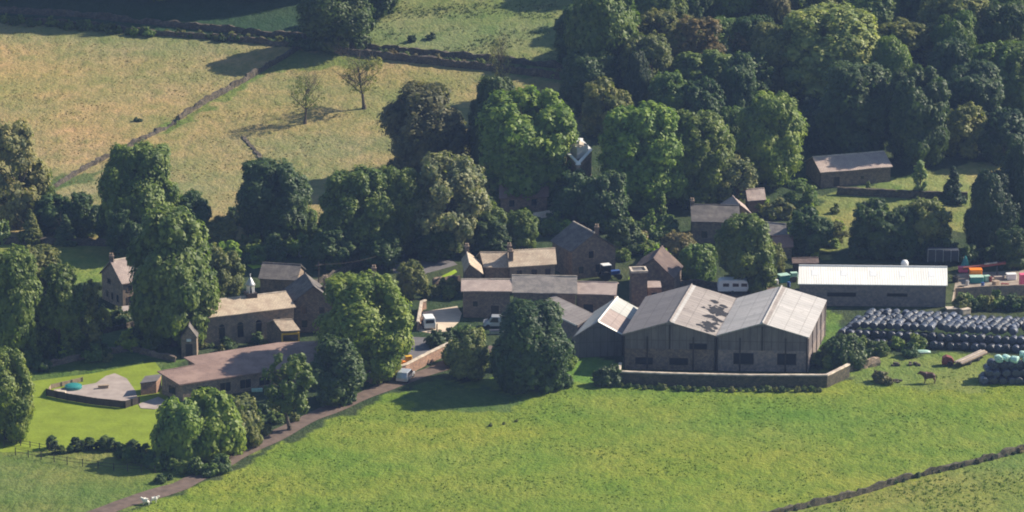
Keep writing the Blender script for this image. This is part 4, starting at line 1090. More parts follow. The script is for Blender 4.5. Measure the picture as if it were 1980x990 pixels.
# deep wood: trees nothing tells apart
k_ = 0
for ry, (x0, x1, st) in {215: (1150, 1990, 96), 160: (1200, 2010, 92), 100: (1230, 2010, 90), 40: (1240, 2010, 96), -20: (1180, 2010, 92), -70: (1150, 2040, 100)}.items():
    for x in range(x0, x1, st):
        X_ = x+rnd.uniform(-18, 18)
        if ry == 215 and 1560 < X_ < 1600: continue
        if ry in (215, 160) and 1490 < X_ < 1700: continue
        k_ += 1
        tree(['yew', 'round', 'ash', 'round', 'ash'][k_ % 5], X_, ry+rnd.uniform(-12, 12), ry-100-rnd.uniform(0, 60), rnd.uniform(90, 150), 'shaded tree standing deep in the wood with only part of its crown showing', ['mid', 'dark', 'olive', 'mid', 'dark', 'bright', 'dark', 'mid', 'copper', 'olive'][k_ % 10], group='trees deep in the wood')
# ---------------------------------------------------------------- shrubs
def shrubs(px, n, hpx, label, tone='mid', group=None, cat='bush', name='shrub', kind='bush', wmul=1.3, jit=6):
    P = px
    seg = [math.hypot(b[0]-a[0], b[1]-a[1]) for a, b in zip(P, P[1:])]; T = sum(seg)
    for i in range(n):
        t = (i+.5)/n*T; j = 0
        while j < len(seg)-1 and t > seg[j]: t -= seg[j]; j += 1
        f = t/max(seg[j], .01); x = P[j][0]+(P[j+1][0]-P[j][0])*f+rnd.uniform(-jit, jit); y = P[j][1]+(P[j+1][1]-P[j][1])*f+rnd.uniform(-jit, jit)*.5
        h = hpx*rnd.uniform(.7, 1.25); tn = tone if isinstance(tone, str) else tone[i % len(tone)]
        tree(kind, x, y, y-h, h*wmul*rnd.uniform(.85, 1.2), label, tn, cat, group or (name+'s: '+label)[:60], name=name)
def shrub_area(poly, n, hpx, label, tones, group, name='shrub', kind='bush', wmul=1.35, cat='bush'):
    xs = [p[0] for p in poly]; ys = [p[1] for p in poly]; k = 0; tr = 0
    A_ = np.array(poly)
    while k < n and tr < n*60:
        tr += 1
        x = rnd.uniform(min(xs), max(xs)); y = rnd.uniform(min(ys), max(ys))
        if not inpoly(np.array([x]), np.array([y]), poly)[0]: continue
        h = hpx*rnd.uniform(.6, 1.3); k += 1
        tree(kind, x, y, y-h, h*wmul*rnd.uniform(.85, 1.25), label, tones[k % len(tones)], cat, group, name=name)
GT = ['mid', 'olive', 'bright', 'dark', 'mid', 'dark', 'lime']
shrub_area([(400, 440), (470, 425), (620, 470), (600, 500), (520, 512), (440, 510), (400, 480)], 26, 34, 'leafy garden shrub on the slope above the chapel, below the very dark round tree', GT, 'shrubs on the slope above the chapel')
shrub_area([(610, 455), (760, 455), (880, 440), (960, 440), (900, 480), (760, 482), (640, 500)], 30, 40, 'shaded shrub in the thick belt under the grey green tree', ['dark', 'mid', 'dark', 'yew'], 'shrubs in the belt of trees')
shrub_area([(900, 440), (1100, 440), (1095, 470), (900, 485)], 16, 30, 'shrub in the gardens above the chimneyed house', GT, 'garden shrubs above the chimneyed house')
shrub_area([(1190, 440), (1350, 440), (1350, 530), (1300, 550), (1190, 500)], 24, 32, 'mixed garden shrub between the gabled houses right of the picture centre', GT+['brown'], 'mixed garden shrubs right of centre')
shrub_area([(1450, 395), (1600, 385), (1640, 440), (1600, 500), (1540, 510), (1500, 440)], 22, 26, 'light green shrub on the bank below the isolated stone barn', ['olive', 'bright', 'mid', 'lime'], 'shrubs on the bank below the stone barn')
shrub_area([(60, 620), (330, 620), (330, 690), (240, 700), (60, 720)], 26, 30, 'garden shrub around the lawns below the far left house', GT, 'shrubs below the far left house')
shrub_area([(0, 690), (110, 680), (110, 725), (0, 730)], 8, 40, 'dark shrub behind the bright lawn at the left edge', ['dark', 'mid'], 'dark shrubs behind the bright lawn')
shrub_area([(390, 668), (540, 650), (545, 662), (400, 685)], 12, 16, 'small shrub along the foot of the chapel wall', ['mid', 'dark', 'olive'], 'shrubs along the chapel wall')
shrub_area([(470, 800), (640, 790), (600, 800), (480, 860), (430, 870)], 14, 24, 'low shrub on the verge between the thicket and the track', ['dark', 'mid', 'olive'], 'low shrubs by the track')
shrub_area([(1580, 712), (1660, 690), (1780, 690), (1800, 672), (1620, 668)], 22, 24, 'scrubby bush on the rough bank in front of the black bales', ['mid', 'olive', 'dark', 'bright'], 'scrub in front of the bales')
shrub_area([(1590, 715), (1600, 690), (1650, 690), (1640, 712)], 5, 42, 'tall green bush at the right corner of the double barn', ['mid', 'dark'], 'bushes at the barn corner')
shrub_area([(1850, 605), (1990, 600), (1990, 588), (1850, 594)], 12, 26, 'dark bush at the foot of the tall yard wall', ['dark', 'mid', 'olive'], 'bushes below the yard wall')
shrub_area([(860, 735), (960, 720), (1100, 745), (1110, 720), (1100, 700), (860, 700)], 14, 26, 'small bush beside the dark yew at the field edge', ['mid', 'olive', 'bright'], 'bushes beside the dark yew')
shrub_area([(680, 475), (900, 470), (900, 500), (760, 505)], 8, 20, 'low shrub in the shade along the lane', ['dark'], 'low shrubs along the shaded lane')
shrub_area([(810, 560), (890, 550), (890, 580), (810, 585)], 7, 26, 'garden bush left of the long farm range', ['olive', 'mid'], 'garden bushes left of the farm range')
shrub_area([(815, 662), (905, 650), (930, 670), (880, 680)], 8, 26, 'dark hedge bush between the dusty courtyard and the grey yard', ['dark', 'mid'], 'hedge bushes between the yards')
shrubs([(1168, 745), (1240, 752), (1330, 755), (1450, 757), (1590, 757)], 30, 10, 'weedy growth along the foot of the dark retaining wall', ['dark', 'mid', 'olive'], 'weeds along the retaining wall', name='weed_clump', jit=3)
shrubs([(1160, 745), (1200, 740)], 4, 38, 'ivy covered clump at the left end of the retaining wall', 'dark', 'ivy clumps at the retaining wall end', jit=3)
shrubs([(-10, 42), (150, 56), (300, 70)], 20, 17, 'dark bush in the sunken lane along the top left wall', ['dark', 'mid'], 'bushes in the sunken lane')
shrubs([(320, 66), (420, 78), (560, 84)], 16, 14, 'small sunlit bush on the lane wall below the shaded field', ['olive', 'dark'], 'small bushes on the lane wall')
shrubs([(560, 92), (700, 98)], 7, 26, 'dark bush under the trees where the lane walls meet', 'dark', 'bushes where the lane walls meet')
shrubs([(720, 104), (860, 122), (1000, 135), (1120, 158)], 26, 15, 'dark bush on the wall below the green pasture', ['dark', 'mid', 'brown'], 'bushes on the pasture wall')
shrubs([(690, 40), (760, 20)], 3, 30, 'green bush beside the tree at the top edge', 'mid', 'bushes beside the top edge tree')
shrubs([(252, 235), (275, 236)], 2, 8, 'little dark bush in the tan field above the diagonal wall', 'dark', 'little bushes in the tan field')
for x, y, lab in ((797, 80, 'left one of two small dark bushes in the green pasture at the top'), (833, 75, 'right one of two small dark bushes in the green pasture at the top')):
    tree('bush', x, y, y-13, 24, lab, 'yew', 'bush', name='shrub')
shrubs([(95, 862), (110, 880), (150, 872), (185, 868), (235, 872), (290, 884)], 15, 26, 'clipped upright shrub in the dark row along the bottom of the bright lawn', ['dark', 'yew', 'mid'], 'row of clipped shrubs', kind='column', wmul=.9, jit=2)
shrubs([(235, 885), (300, 905), (400, 920), (440, 905)], 16, 28, 'dark undergrowth bush below the large thicket', ['dark', 'mid'], 'undergrowth below the thicket')
shrubs([(300, 935), (330, 925)], 2, 18, 'small bush on the verge above the track near the bottom left', 'dark', 'bushes on the lower verge')
shrubs([(1690, 735), (1720, 745)], 4, 20, 'withered brownish weed clump in the rough grass left of the horse', 'brown', 'withered weed clumps', name='weed_clump')
shrubs([(1500, 996), (1620, 966), (1760, 926), (1980, 874)], 34, 9, 'scraggy brown growth on the wall in the bottom right corner', ['brown', 'dark', 'yew'], 'growth on the bottom right wall', name='weed_clump', jit=3)
shrubs([(930, 828), (1010, 812)], 3, 7, 'small rush clump in the green field below the dark yew', 'olive', 'rush clumps', name='weed_clump')
# hedge behind right dark pair, shade belt right
shrubs([(1650, 500), (1760, 503), (1990, 506)], 16, 40, 'black green shrub in the shade behind the white roofed shed', ['dark', 'yew'], 'shrubs behind the white roofed shed')
# grass tufts in the fields: nobody could count them
def tufts(name, poly, n, hgt, seed, mat, lab):
    rg = random.Random(seed); W = wpoly(poly); xs = [p[0] for p in W]; ys = [p[1] for p in W]; V = []; F = []
    c = 0
    while c < n:
        x = rg.uniform(min(xs), max(xs)); y = rg.uniform(min(ys), max(ys))
        if not inpoly(np.array([x]), np.array([y]), W)[0]: c += .2; continue
        q = noise.noise(Vector((x*.09, y*.13, seed)))
        if rg.random() > .35+q*1.6: c += .3; continue
        c += 1; z = H(x, y)-.03
        for b in range(5):
            a = rg.uniform(0, 6.28); r_ = rg.uniform(.02, .22); h = hgt*rg.uniform(.5, 1.3); w = rg.uniform(.05, .13)
            px, py = x+math.cos(a)*r_, y+math.sin(a)*r_; t = rg.uniform(0, 6.28); i = len(V)
            V += [(px-math.cos(t)*w, py-math.sin(t)*w, z), (px+math.cos(t)*w, py+math.sin(t)*w, z), (px+math.cos(a)*h*.5, py+math.sin(a)*h*.5, z+h)]
            F.append((i, i+1, i+2))
    me = bpy.data.meshes.new(name); me.from_pydata(V, [], F); me.materials.append(mat)
    o = bpy.data.objects.new(name, me); COL.objects.link(o); tag(o, lab, 'grass', kind='stuff')
gm1 = grassmat('tuft_green', (.17, .25, .03)); gm2 = grassmat('tuft_tan', (.36, .30, .13))
tufts('grass_tufts', [(140, 1010), (420, 925), (640, 815), (800, 745), (1200, 745), (1640, 745), (1990, 700), (1990, 860), (1480, 1000)], 5000, .17, 1, gm1, 'tufts of green grass all over the large foreground field')
tufts('grass_tufts', [(-20, 50), (300, 72), (640, 98), (1100, 160), (900, 320), (600, 380), (380, 440), (-20, 400)], 4000, .2, 2, gm2, 'tufts of dry tan grass over the upper fields')
tufts('grass_tufts', [(1480, 1010), (1700, 950), (1990, 880), (1990, 1010)], 1200, .25, 3, gm1, 'tufts of grass in the field corner beyond the bottom right wall')
tufts('grass_tufts', [(700, 90), (730, 0), (1080, 0), (1080, 140)], 1600, .35, 4, grassmat('tuft_rough', (.13, .17, .06)), 'rough tufts in the green pasture at the top')

# ---------------------------------------------------------------- silage bales
def bale_mesh(seed):
    r = random.Random(seed); n = 16; rad = .62; L = 1.22
    prof = [(0.0, -L/2), (.42, -L/2-.01), (.58, -L/2+.02), (.625, -L/2+.07), (.635, -L/6), (.63, L/6), (.625, L/2-.07), (.58, L/2-.02), (.42, L/2+.01), (0.0, L/2)]
    V = []; F = []
    for i, (q, y) in enumerate(prof):
        for k in range(n):
            t = 2*math.pi*k/n; m = 1+r.uniform(-.05, .05); sq = 1-.07*max(0, -math.sin(t))
            V.append((q*m*math.cos(t)*1.03, y+r.uniform(-.012, .012), q*m*math.sin(t)*sq+.60))
    for i in range(len(prof)-1):
        for k in range(n): F.append((i*n+k, (i+1)*n+k, (i+1)*n+(k+1) % n, i*n+(k+1) % n))
    me = bpy.data.meshes.new('silage_bale'); me.from_pydata(V, [], F); me.materials.append(M['film'])
    for p in me.polygons: p.use_smooth = True
    bm = bmesh.new(); bm.from_mesh(me); bmesh.ops.remove_doubles(bm, verts=bm.verts, dist=.001); bmesh.ops.recalc_face_normals(bm, faces=bm.faces); bm.to_mesh(me); bm.free()
    return me
BM = [bale_mesh(i) for i in range(5)]
def bale(p, rz, label, group, color=(.024, .030, .048), cat='silage bale', upright=False):
    o = bpy.data.objects.new('silage_bale', BM[rnd.randrange(5)]); COL.objects.link(o)
    o.location = p; o.rotation_euler = (rnd.uniform(-.05, .05), rnd.uniform(-.5, .5), rz+rnd.uniform(-.12, .12)); s = rnd.uniform(.92, 1.06); o.scale = (s*1.03, s, s*rnd.uniform(.86, .98))
    j = rnd.choice([.7, 1, 1, 1.3, 1.9]); o.color = (color[0]*j, color[1]*j, color[2]*j, 1) if color[0] < .1 else (*color, 1); return tag(o, label, cat, group)
BG = 'black silage bales in the long stack'; BLB = 'black plastic wrapped round bale in the long stack in front of the white roofed shed'
A0 = at(1606, 667); A1 = at(1990, 683)
uu = (A1-A0); uu.z = 0; LL = uu.length; uu.normalize(); vv = Vector((-uu.y, uu.x, 0)); vv = (vv+uu*.28).normalized()
rz = math.atan2(-vv.x, vv.y)
ncol = int(LL/1.29)
nb = 0
for c in range(ncol):
    back = 7 if c < ncol*.5 else 6
    top = 2 if c < ncol*.5 else 2
    for lay in range(3):
        for rw in range(back+2):
            vis = (rw == 0) or lay == top or (c == 0) or (lay == 1 and rw == 1)
            if lay == 0 and rw not in (0,) and c != 0: vis = False
            if lay == 1 and rw != 1 and c != 0 and rw != back+1: vis = False
            if lay == 1 and rw == 0: vis = False
            if lay == 1 and rw == back+1: vis = False
            if lay == 2 and rw < 2: vis = False
            if lay == 2 and c == 0: vis = False
            if lay == 2 and rnd.random() < .05: vis = False
            if lay == 0 and c == 0 and rw > back: vis = False
            if not vis: continue
            off = lay*.64
            p = A0+uu*(c*1.29+.6+off+rnd.uniform(-.09, .09))+vv*(.6+rw*1.25+rnd.uniform(-.12, .12))
            bale(Vector((p.x, p.y, lay*1.05+.02)), rz, BLB, BG); nb += 1
print('bales', nb)
# second heap at the right edge
C0 = at(1905, 742); HG = 'black silage bales in the small heap'
for lay, nx_, ny_ in ((0, 8, 3), (1, 7, 3), (2, 6, 2)):
    for i in range(nx_):
        for j in range(ny_):
            p = C0+Vector((i*1.3+lay*.65, j*1.3+lay*.6, 0)); bale(Vector((p.x, p.y, lay*1.05+.02)), .1, 'black plastic wrapped bale in the small heap at the right edge of the green field', HG)
for i, (dx, dy) in enumerate([(1.9, 1.4), (3.3, 1.6), (4.7, 1.3), (6.0, 1.8), (6.6, .9)]):
    bale(C0+Vector((dx, dy, 3.12+(.5 if i == 3 else 0))), .5*i, 'pale mint green wrapped bale lying on top of the small black heap', 'mint bales on the small heap', color=(.36, .55, .48))

# ---------------------------------------------------------------- vehicles and yard things
def car(name, c, rz, L, W, Hh, paint, label, cat='car', van=False):
    r = empty(name, c, label, cat); fx = Vector((math.cos(rz), math.sin(rz), 0)); sx = Vector((-fx.y, fx.x, 0))
    def P(x, y, z): return c+fx*x+sx*y+Zv*z
    if van: prof = [(-L/2, .35), (L/2, .35), (L/2, .95), (L/2-.75, 1.15), (L/2-1.35, Hh), (-L/2+.05, Hh), (-L/2, .9)]
    else: prof = [(-L/2, .35), (L/2, .35), (L/2, .8), (L/2-.9, .98), (L/2-1.65, Hh), (-L/2+.55, Hh), (-L/2+.08, 1.0), (-L/2, .8)]
    n = len(prof); V = []
    for sg in (-1, 1):
        for x, z in prof: V.append(P(x, sg*W/2*(1 if z < 1.05 else .86), z))
    mb = MB().add(V, [tuple(range(n)), tuple(range(2*n-1, n-1, -1))]+[(i, i+n, (i+1) % n+n, (i+1) % n) for i in range(n)])
    b = fixn(mb.build('body', M[paint], r, bevel=.05))
    g = MB()
    for sg in (-1, 1):
        yb = W/2*.955+.0; q = [(L/2-1.05, 1.03), (L/2-1.62, Hh-.1), (-L/2+.62 if not van else L/2-2.4, Hh-.1), (-L/2+.25 if not van else L/2-2.5, 1.03)]
        vs = [P(x, sg*(W/2*(1.0 if z < 1.05 else .875)+.012), z) for x, z in q]; g.slab(vs, sx*sg*-.03)
    x0, z0, x1, z1 = (L/2-.83, 1.02, L/2-1.6, Hh-.08) if not van else (L/2-.78, 1.2, L/2-1.32, Hh-.1)
    g.slab([P(x0+.03, -W*.4, z0+.02), P(x0+.03, W*.4, z0+.02), P(x1+.03, W*.37, z1+.02), P(x1+.03, -W*.37, z1+.02)], fx*-.02)
    if not van: g.slab([P(-L/2+.12, -W*.4, 1.05), P(-L/2+.12, W*.4, 1.05), P(-L/2+.5, W*.37, Hh-.08), P(-L/2+.5, -W*.37, Hh-.08)], fx*.02)
    fixn(g.build('windows', M['glass'], r))
    if van:
        MB().box(P(-L/2-.0, -W*.36, 1.2), sx*W*.72, fx*-.03, Zv*.55).build('rear_window', M['glass'], r)
    for x in (L/2-.8, -L/2+.8):
        for sg in (-1, 1):
            MB().tube([P(x, sg*(W/2-.2), .34), P(x, sg*(W/2+.02), .34)], .34, 14).build('wheel', M['tyre'], r)
    for sg in (-1, 1): MB().box(P(L/2-.02, sg*W*.36-.15, .62), fx*.05, sx*.3, Zv*.15).build('headlight', M['white'], r)
    return r
car('parked_car', at(784, 734), R(75), 4.4, 1.85, 1.65, 'silver', 'silver car standing on the track beside the warm stone retaining wall')
car('parked_van', at(828, 632), R(100), 4.0, 1.9, 2.0, 'white', 'small white van parked in the dusty courtyard', 'van', van=True)
car('parked_van', at(962, 632), R(178), 4.6, 1.9, 1.9, 'silver', 'pale van in the shade in front of the long farm range', 'van', van=True)
# caravan
c = at(1417, 566); r = empty('caravan', c, 'white touring caravan behind the double barn', 'caravan')
pr = [(-2.5, .5), (2.3, .5), (2.6, 1.1), (2.3, 2.2), (1.9, 2.45), (-2.0, 2.45), (-2.4, 2.2), (-2.6, 1.2)]; n = len(pr)
V = [c+Vector((x, -1.05, z)) for x, z in pr]+[c+Vector((x, 1.05, z)) for x, z in pr]
fixn(MB().add(V, [tuple(range(n)), tuple(range(2*n-1, n-1, -1))]+[(i, i+n, (i+1) % n+n, (i+1) % n) for i in range(n)]).build('body', M['white'], r, bevel=.06))
for x in (-1.7, -.1, 1.3): MB().box(c+Vector((x, -1.07, 1.35)), (1.0 if x else 1, 0, 0), (0, .04, 0), (0, 0, .55)).build('window', M['glass'], r)
for s in (-1, 1): MB().tube([c+Vector((-.1, s*.85, .33)), c+Vector((-.1, s*1.06, .33))], .33, 12).build('wheel', M['tyre'], r)
MB().tube([c+Vector((2.3, 0, .5)), c+Vector((3.5, 0, .45))], .05, 6).build('tow_bar', M['metal'], r)
# blue tractor behind the range
def tractor(c, rz, label, paint='blue'):
    r = empty('tractor', c, label, 'tractor', rz=0); fx = Vector((math.cos(rz), math.sin(rz), 0)); sx = Vector((-fx.y, fx.x, 0))
    def B(x, y, z, a, b, h): return MB().box(c+fx*(x-a/2)+sx*(y-b/2)+Zv*z, fx*a, sx*b, Zv*h)
    B(.9, 0, .8, 1.9, .8, .7).build('bonnet', M[paint], r, bevel=.06); B(-.6, 0, .8, 1.4, 1.2, .6).build('chassis', M['darkmetal'], r)
    cb = B(-.6, 0, 1.4, 1.3, 1.3, 1.15).build('cab', M['glass'], r); B(-.6, 0, 2.552, 1.5, 1.5, .14).build('cab_roof', M['white'], r)
    for x, rd, w in ((-.9, .8, .45), (1.5, .5, .3)):
        for s in (-1, 1): MB().tube([c+fx*x+sx*s*.65+Zv*rd, c+fx*x+sx*s*(.65+w)+Zv*rd], rd, 16).build('wheel', M['tyre'], r)
    return r
tractor(at(1178, 540), R(20), 'blue tractor with a white cab roof parked behind the right end of the farm range')
# dark machine behind the white shed
c = at(1822, 512); r = empty('trailer', c, 'dark slatted farm trailer with pale top rails behind the white roofed shed\'s right end', 'trailer')
MB().cbox(c+Zv*.9, 5.2, 2.2, 1.9).build('body', M['darkmetal'], r, bevel=.04)
mb = MB()
for x in (-2.6, -1.3, 0, 1.3, 2.6): mb.box(c+Vector((x-.04, -1.14, .8)), (.08, 0, 0), (0, .04, 0), (0, 0, 2.2))
mb.box(c+Vector((-2.6, -1.14, 3.0)), (5.2, 0, 0), (0, .08, 0), (0, 0, .1)); mb.build('rails', M['metal'], r)
for x in (-1, 1):
    for s in (-1, 1): MB().tube([c+Vector((x, s*.8, .5)), c+Vector((x, s*1.1, .5))], .5, 12).build('wheel', M['tyre'], r)
def box_thing(name, px, py, sx, sy, sz, rz, mat, label, cat, h=0.0, lid=None, n=1):
    c = at(px, py); c.z = H(c.x, c.y)+h; r = empty(name, c, label, cat)
    MB().cbox(c+Zv*.02, sx, sy, sz, rz).build('body', M[mat], r, bevel=min(.08, sz*.15))
    MB().cbox(c+Zv*(sz+.023), sx*1.05, sy*1.05, .1, rz).build('lid', M[lid or mat], r)
    return r
box_thing('skip_container', 1888, 546, 2.2, 1.5, 1.0, .05, 'teal', 'teal bin in the yard right of the white roofed shed, topped by orange', 'bin', lid='mint')
box_thing('storage_box', 1886, 540, 2.0, 1.4, 1.7, .05, 'orange', 'bright orange box standing in the yard above the teal bin', 'box')
box_thing('storage_box', 1862, 526, 1.6, 1.0, .8, 0, 'pink', 'pink box at the corner behind the white roofed shed', 'box')
box_thing('storage_box', 1978, 552, 1.2, 1.2, 1.9, .1, 'pink', 'pink tank like box at the right edge of the yard', 'box')
box_thing('storage_box', 1955, 540, 1.6, 1.2, .9, .1, 'white', 'white box in the yard near the right edge', 'box')
box_thing('storage_box', 1908, 544, .9, .8, .9, .4, 'mint', 'small mint coloured tub right of the orange box', 'box')
box_thing('storage_box', 1925, 552, 1.1, .8, .7, .8, 'timber', 'brown crate in the middle of the yard clutter', 'crate')
box_thing('storage_box', 1943, 556, 1.2, .7, .6, -.3, 'rust', 'rusty crate in the yard clutter, right of the brown crate', 'crate')
box_thing('storage_box', 1932, 540, 1.7, .6, .4, .1, 'concrete', 'low pale slab stack at the back of the yard clutter', 'slabs')
box_thing('storage_box', 1515, 545, 1.8, 1.5, 1.2, .4, 'teal', 'teal box under a tarpaulin left of the white roofed shed', 'box', lid='mint')
box_thing('storage_box', 1498, 550, 1.0, 1.0, .7, .2, 'white', 'small white tub left of the teal box by the shed', 'box')
box_thing('storage_box', 1535, 538, 1.1, .9, .9, .2, 'mint', 'mint tub between the teal box and the white roofed shed', 'box')
box_thing('storage_box', 1845, 604, 2.6, 1.4, .7, .1, 'timber', 'pale timber pile at the foot of the right corner of the white roofed shed', 'timber pile', lid='coping')
box_thing('storage_box', 1866, 607, 1.6, 1.0, .8, .5, 'coping', 'pale stone pile beside the timber pile behind the bales', 'stone pile')
box_thing('notice_board', 845, 640, .2, .6, 1.0, 0, 'darktimber', 'dark post box like cabinet behind the courtyard hedge', 'cabinet')
box_thing('grit_bin', 790, 700, 1.0, .8, .9, .3, 'yellow', 'yellow grit bin at the end of the warm retaining wall', 'bin')
box_thing('grit_bin', 776, 707, 1.2, .9, .6, .5, 'orange', 'orange bin left of the yellow grit bin', 'bin')
box_thing('gate_post', 712, 738, .7, .7, 1.9, .2, 'redtile', 'left red brick gate pier below the great round tree', 'gate pier')
box_thing('gate_post', 737, 732, .7, .7, 1.7, .2, 'redtile', 'right red brick gate pier below the great round tree', 'gate pier')
box_thing('garden_bench', 200, 752, 1.6, .5, .5, .2, 'timber', 'plain timber box seat on the pink patio', 'bench')
# more yard clutter
def tyres(px, py, n, label):
    c = at(px, py); r_ = empty('tyre_stack', c, label, 'tyres')
    for k in range(n):
        mb = MB(); ring = [(.30, 0), (.50, 0), (.56, .07), (.56, .17), (.50, .24), (.30, .24)]
        V = []; F = []; q = c+Vector((rnd.uniform(-.08, .08), rnd.uniform(-.08, .08), .02+k*.245))
        for i in range(14):
            t = 2*math.pi*i/14
            for rr_, z in ring: V.append(q+Vector((rr_*math.cos(t), rr_*math.sin(t), z)))
        for i in range(14):
            for s_ in range(6): F.append((i*6+s_, ((i+1) % 14)*6+s_, ((i+1) % 14)*6+(s_+1) % 6, i*6+(s_+1) % 6))
        mb.add(V, F); fixn(mb.build('tyre', M['tyre'], r_))
tyres(1848, 545, 4, 'stack of black tyres at the right corner behind the white roofed shed')
tyres(1858, 562, 3, 'short stack of black tyres against the inside of the yard wall')
tyres(1966, 560, 3, 'stack of tyres beside the pink tank like box in the yard')
def drum(px, py, mat, label):
    MB().lathe(at(px, py)+Zv*.03, [(.28, 0), (.29, .02), (.29, .28), (.305, .3), (.29, .32), (.29, .58), (.305, .6), (.29, .62), (.29, .86), (.25, .88)], 12).thing('oil_drum', M[mat], label, 'drum')
drum(1900, 556, 'blue', 'blue oil drum in front of the teal bin in the yard'); drum(1915, 545, 'rust', 'rusty oil drum behind the brown crate in the yard')
drum(1952, 562, 'red', 'red oil drum near the rusty crate in the yard'); drum(1870, 552, 'metal', 'grey metal drum left of the orange box'); drum(1525, 555, 'blue', 'blue drum in front of the teal box left of the white roofed shed')
def pallets(px, py, n, label, rz=.2):
    c = at(px, py); r_ = empty('pallet_stack', c, label, 'pallets')
    for k in range(n):
        mb = MB(); z = .03+k*.15; ux = Vector((math.cos(rz), math.sin(rz), 0)); uy = Vector((-ux.y, ux.x, 0)); o_ = c-ux*.6-uy*.5
        for i in range(3): mb.box(o_+uy*(i*.45)+Zv*z, ux*1.2, uy*.1, Zv*.1)
        for i in range(6): mb.box(o_+ux*(i*.22)+Zv*(z+.102), ux*.12, uy*1.0, Zv*.025)
        mb.build('pallet', M['timber'], r_)
pallets(1890, 562, 4, 'stack of wooden pallets below the orange box'); pallets(1938, 562, 6, 'taller stack of wooden pallets in the middle of the yard', .5); pallets(1150, 628, 3, 'wooden pallets beside the narrow rusty white shed', .9)
a = at(1862, 522, 1.4); b = at(1945, 511, 1.9); r = empty('loading_conveyor', at(1900, 520), 'long rusty red conveyor boom lying across the back of the yard', 'conveyor')
MB().box(a, b-a, Vector((0, .7, 0)), Zv*.35).build('boom', M['rust'], r)
for f_ in (.2, .8): q = a.lerp(b, f_); MB().cbox((q.x, q.y+.3, H(q.x, q.y)), .15, .15, q.z-H(q.x, q.y)).build('leg', M['darkmetal'], r)
MB().box(a.lerp(b, .5)+Zv*.36+Vector((0, .1, 0)), (b-a)*.3, Vector((0, .5, 0)), Zv*.12).build('belt', M['coping'], r)
c = at(1866, 522); MB().lathe(c, [(.9, 0), (.75, .8), (.35, 1.9), (.08, 2.5)], 9).thing('covered_heap', M['teal'], 'peaked teal tarpaulin over a heap at the end of the red conveyor', 'tarpaulin')
for i, (x, y) in enumerate([(960, 646), (1120, 640)]):
    box_thing('feed_trough', x, y, 2.2, .7, .6, .1+i, 'metal', ['galvanised trough in front of the long farm range', 'galvanised trough beside the grey gabled shed'][i], 'trough', lid='darkmetal')
# covered pool on the patio
c = at(142, 752); r = empty('paddling_pool', c, 'round pool with a teal cover at the left end of the patio', 'pool')
MB().lathe(c+Zv*.13, [(1.3, 0), (1.35, .3), (1.3, .45)], 20).build('rim', M['teal'], r); MB().lathe(c+Zv*.585, [(1.2, 0), (1.0, .12), (.5, .22), (.05, .25)], 20).build('cover', M['teal'], r)
c = at(118, 762); MB().cbox(c+Zv*.14, 1.5, .7, .4, -.2).thing('planter', M['coping'], 'pale planter box at the left front corner of the patio', 'planter')
# picnic things by the bungalow
c = at(488, 752); r = empty('garden_table', c, 'garden table with a purple cloth in the shade in front of the brown roofed hall', 'table')
MB().cbox(c+Zv*.72, 2.4, 1.1, .06, .2).build('table_top', M['purple'], r)
for a in (-1, 1):
    for b in (-.4, .4): MB().cbox(c+Vector((a, b, 0)), .08, .08, .72, .2).build('leg', M['darkmetal'], r)
c = at(497, 757); MB().cbox(c, 1.7, .6, .5, .15).thing('plastic_crate', M['mint'], 'turquoise crate beside the purple table', 'crate', bevel=.05)
c = at(462, 750); MB().lathe(c, [(.3, 0), (.34, .5), (.2, 1.2), (.12, 1.5)], 10).thing('folded_parasol', M['white'], 'folded white parasol by the hall wall', 'parasol', smooth=True)
c = at(522, 742); MB().lathe(c, [(.28, 0), (.32, .4), (.3, .9), (.1, 1.1)], 10).thing('plastic_bin', M['red'], 'red bin by the hall wall next to the clean stemmed tree', 'bin', smooth=True)
# upturned boat-like cover
c = at(1775, 682); r = empty('upturned_trough', c, 'long pale green upturned trough in front of the bales', 'trough')
V = []; F = []
for i in range(9):
    x = (i-4)/4*2.0; w = .45*math.sqrt(max(.03, 1-(abs(x)/2.15)**3))
    for k in range(5):
        t = math.pi*k/4; V.append((c.x+x, c.y-math.cos(t)*w+x*.1, c.z+math.sin(t)*w*1.1))
for i in range(8):
    for k in range(4): F.append((i*5+k, (i+1)*5+k, (i+1)*5+k+1, i*5+k+1))
F += [(0, 1, 2, 3, 4), (44, 43, 42, 41, 40)]
fixn(MB().add(V, F).build('hull', M['mint'], r, smooth=True)); MB().cbox(c+Vector((0, -.5, 0)), 3.6, .12, .14, .1).build('rail', M['metal'], r)
# rusty machine
c = at(1832, 706); r = empty('farm_machine', c, 'rusty dark red farm machine with a curved hood in the grass', 'farm machine')
V = []
for sg in (-1, 1):
    for x, z in ((-.9, .25), (.9, .25), (1.0, .8), (.6, 1.35), (-.2, 1.6), (-.8, 1.3)): V.append(c+Vector((x, sg*.6, z)))
fixn(MB().add(V, [tuple(range(6)), tuple(range(11, 5, -1))]+[(i, i+6, (i+1) % 6+6, (i+1) % 6) for i in range(6)]).build('hood', M['rust'], r, bevel=.05))
for s in (-1, 1): MB().tube([c+Vector((.3, s*.62, .4)), c+Vector((.3, s*.85, .4))], .4, 12).build('wheel', M['tyre'], r)
MB().tube([c+Vector((.8, 0, .6)), c+Vector((2.3, -.2, .4))], .08, 6).build('drawbar', M['darkmetal'], r)
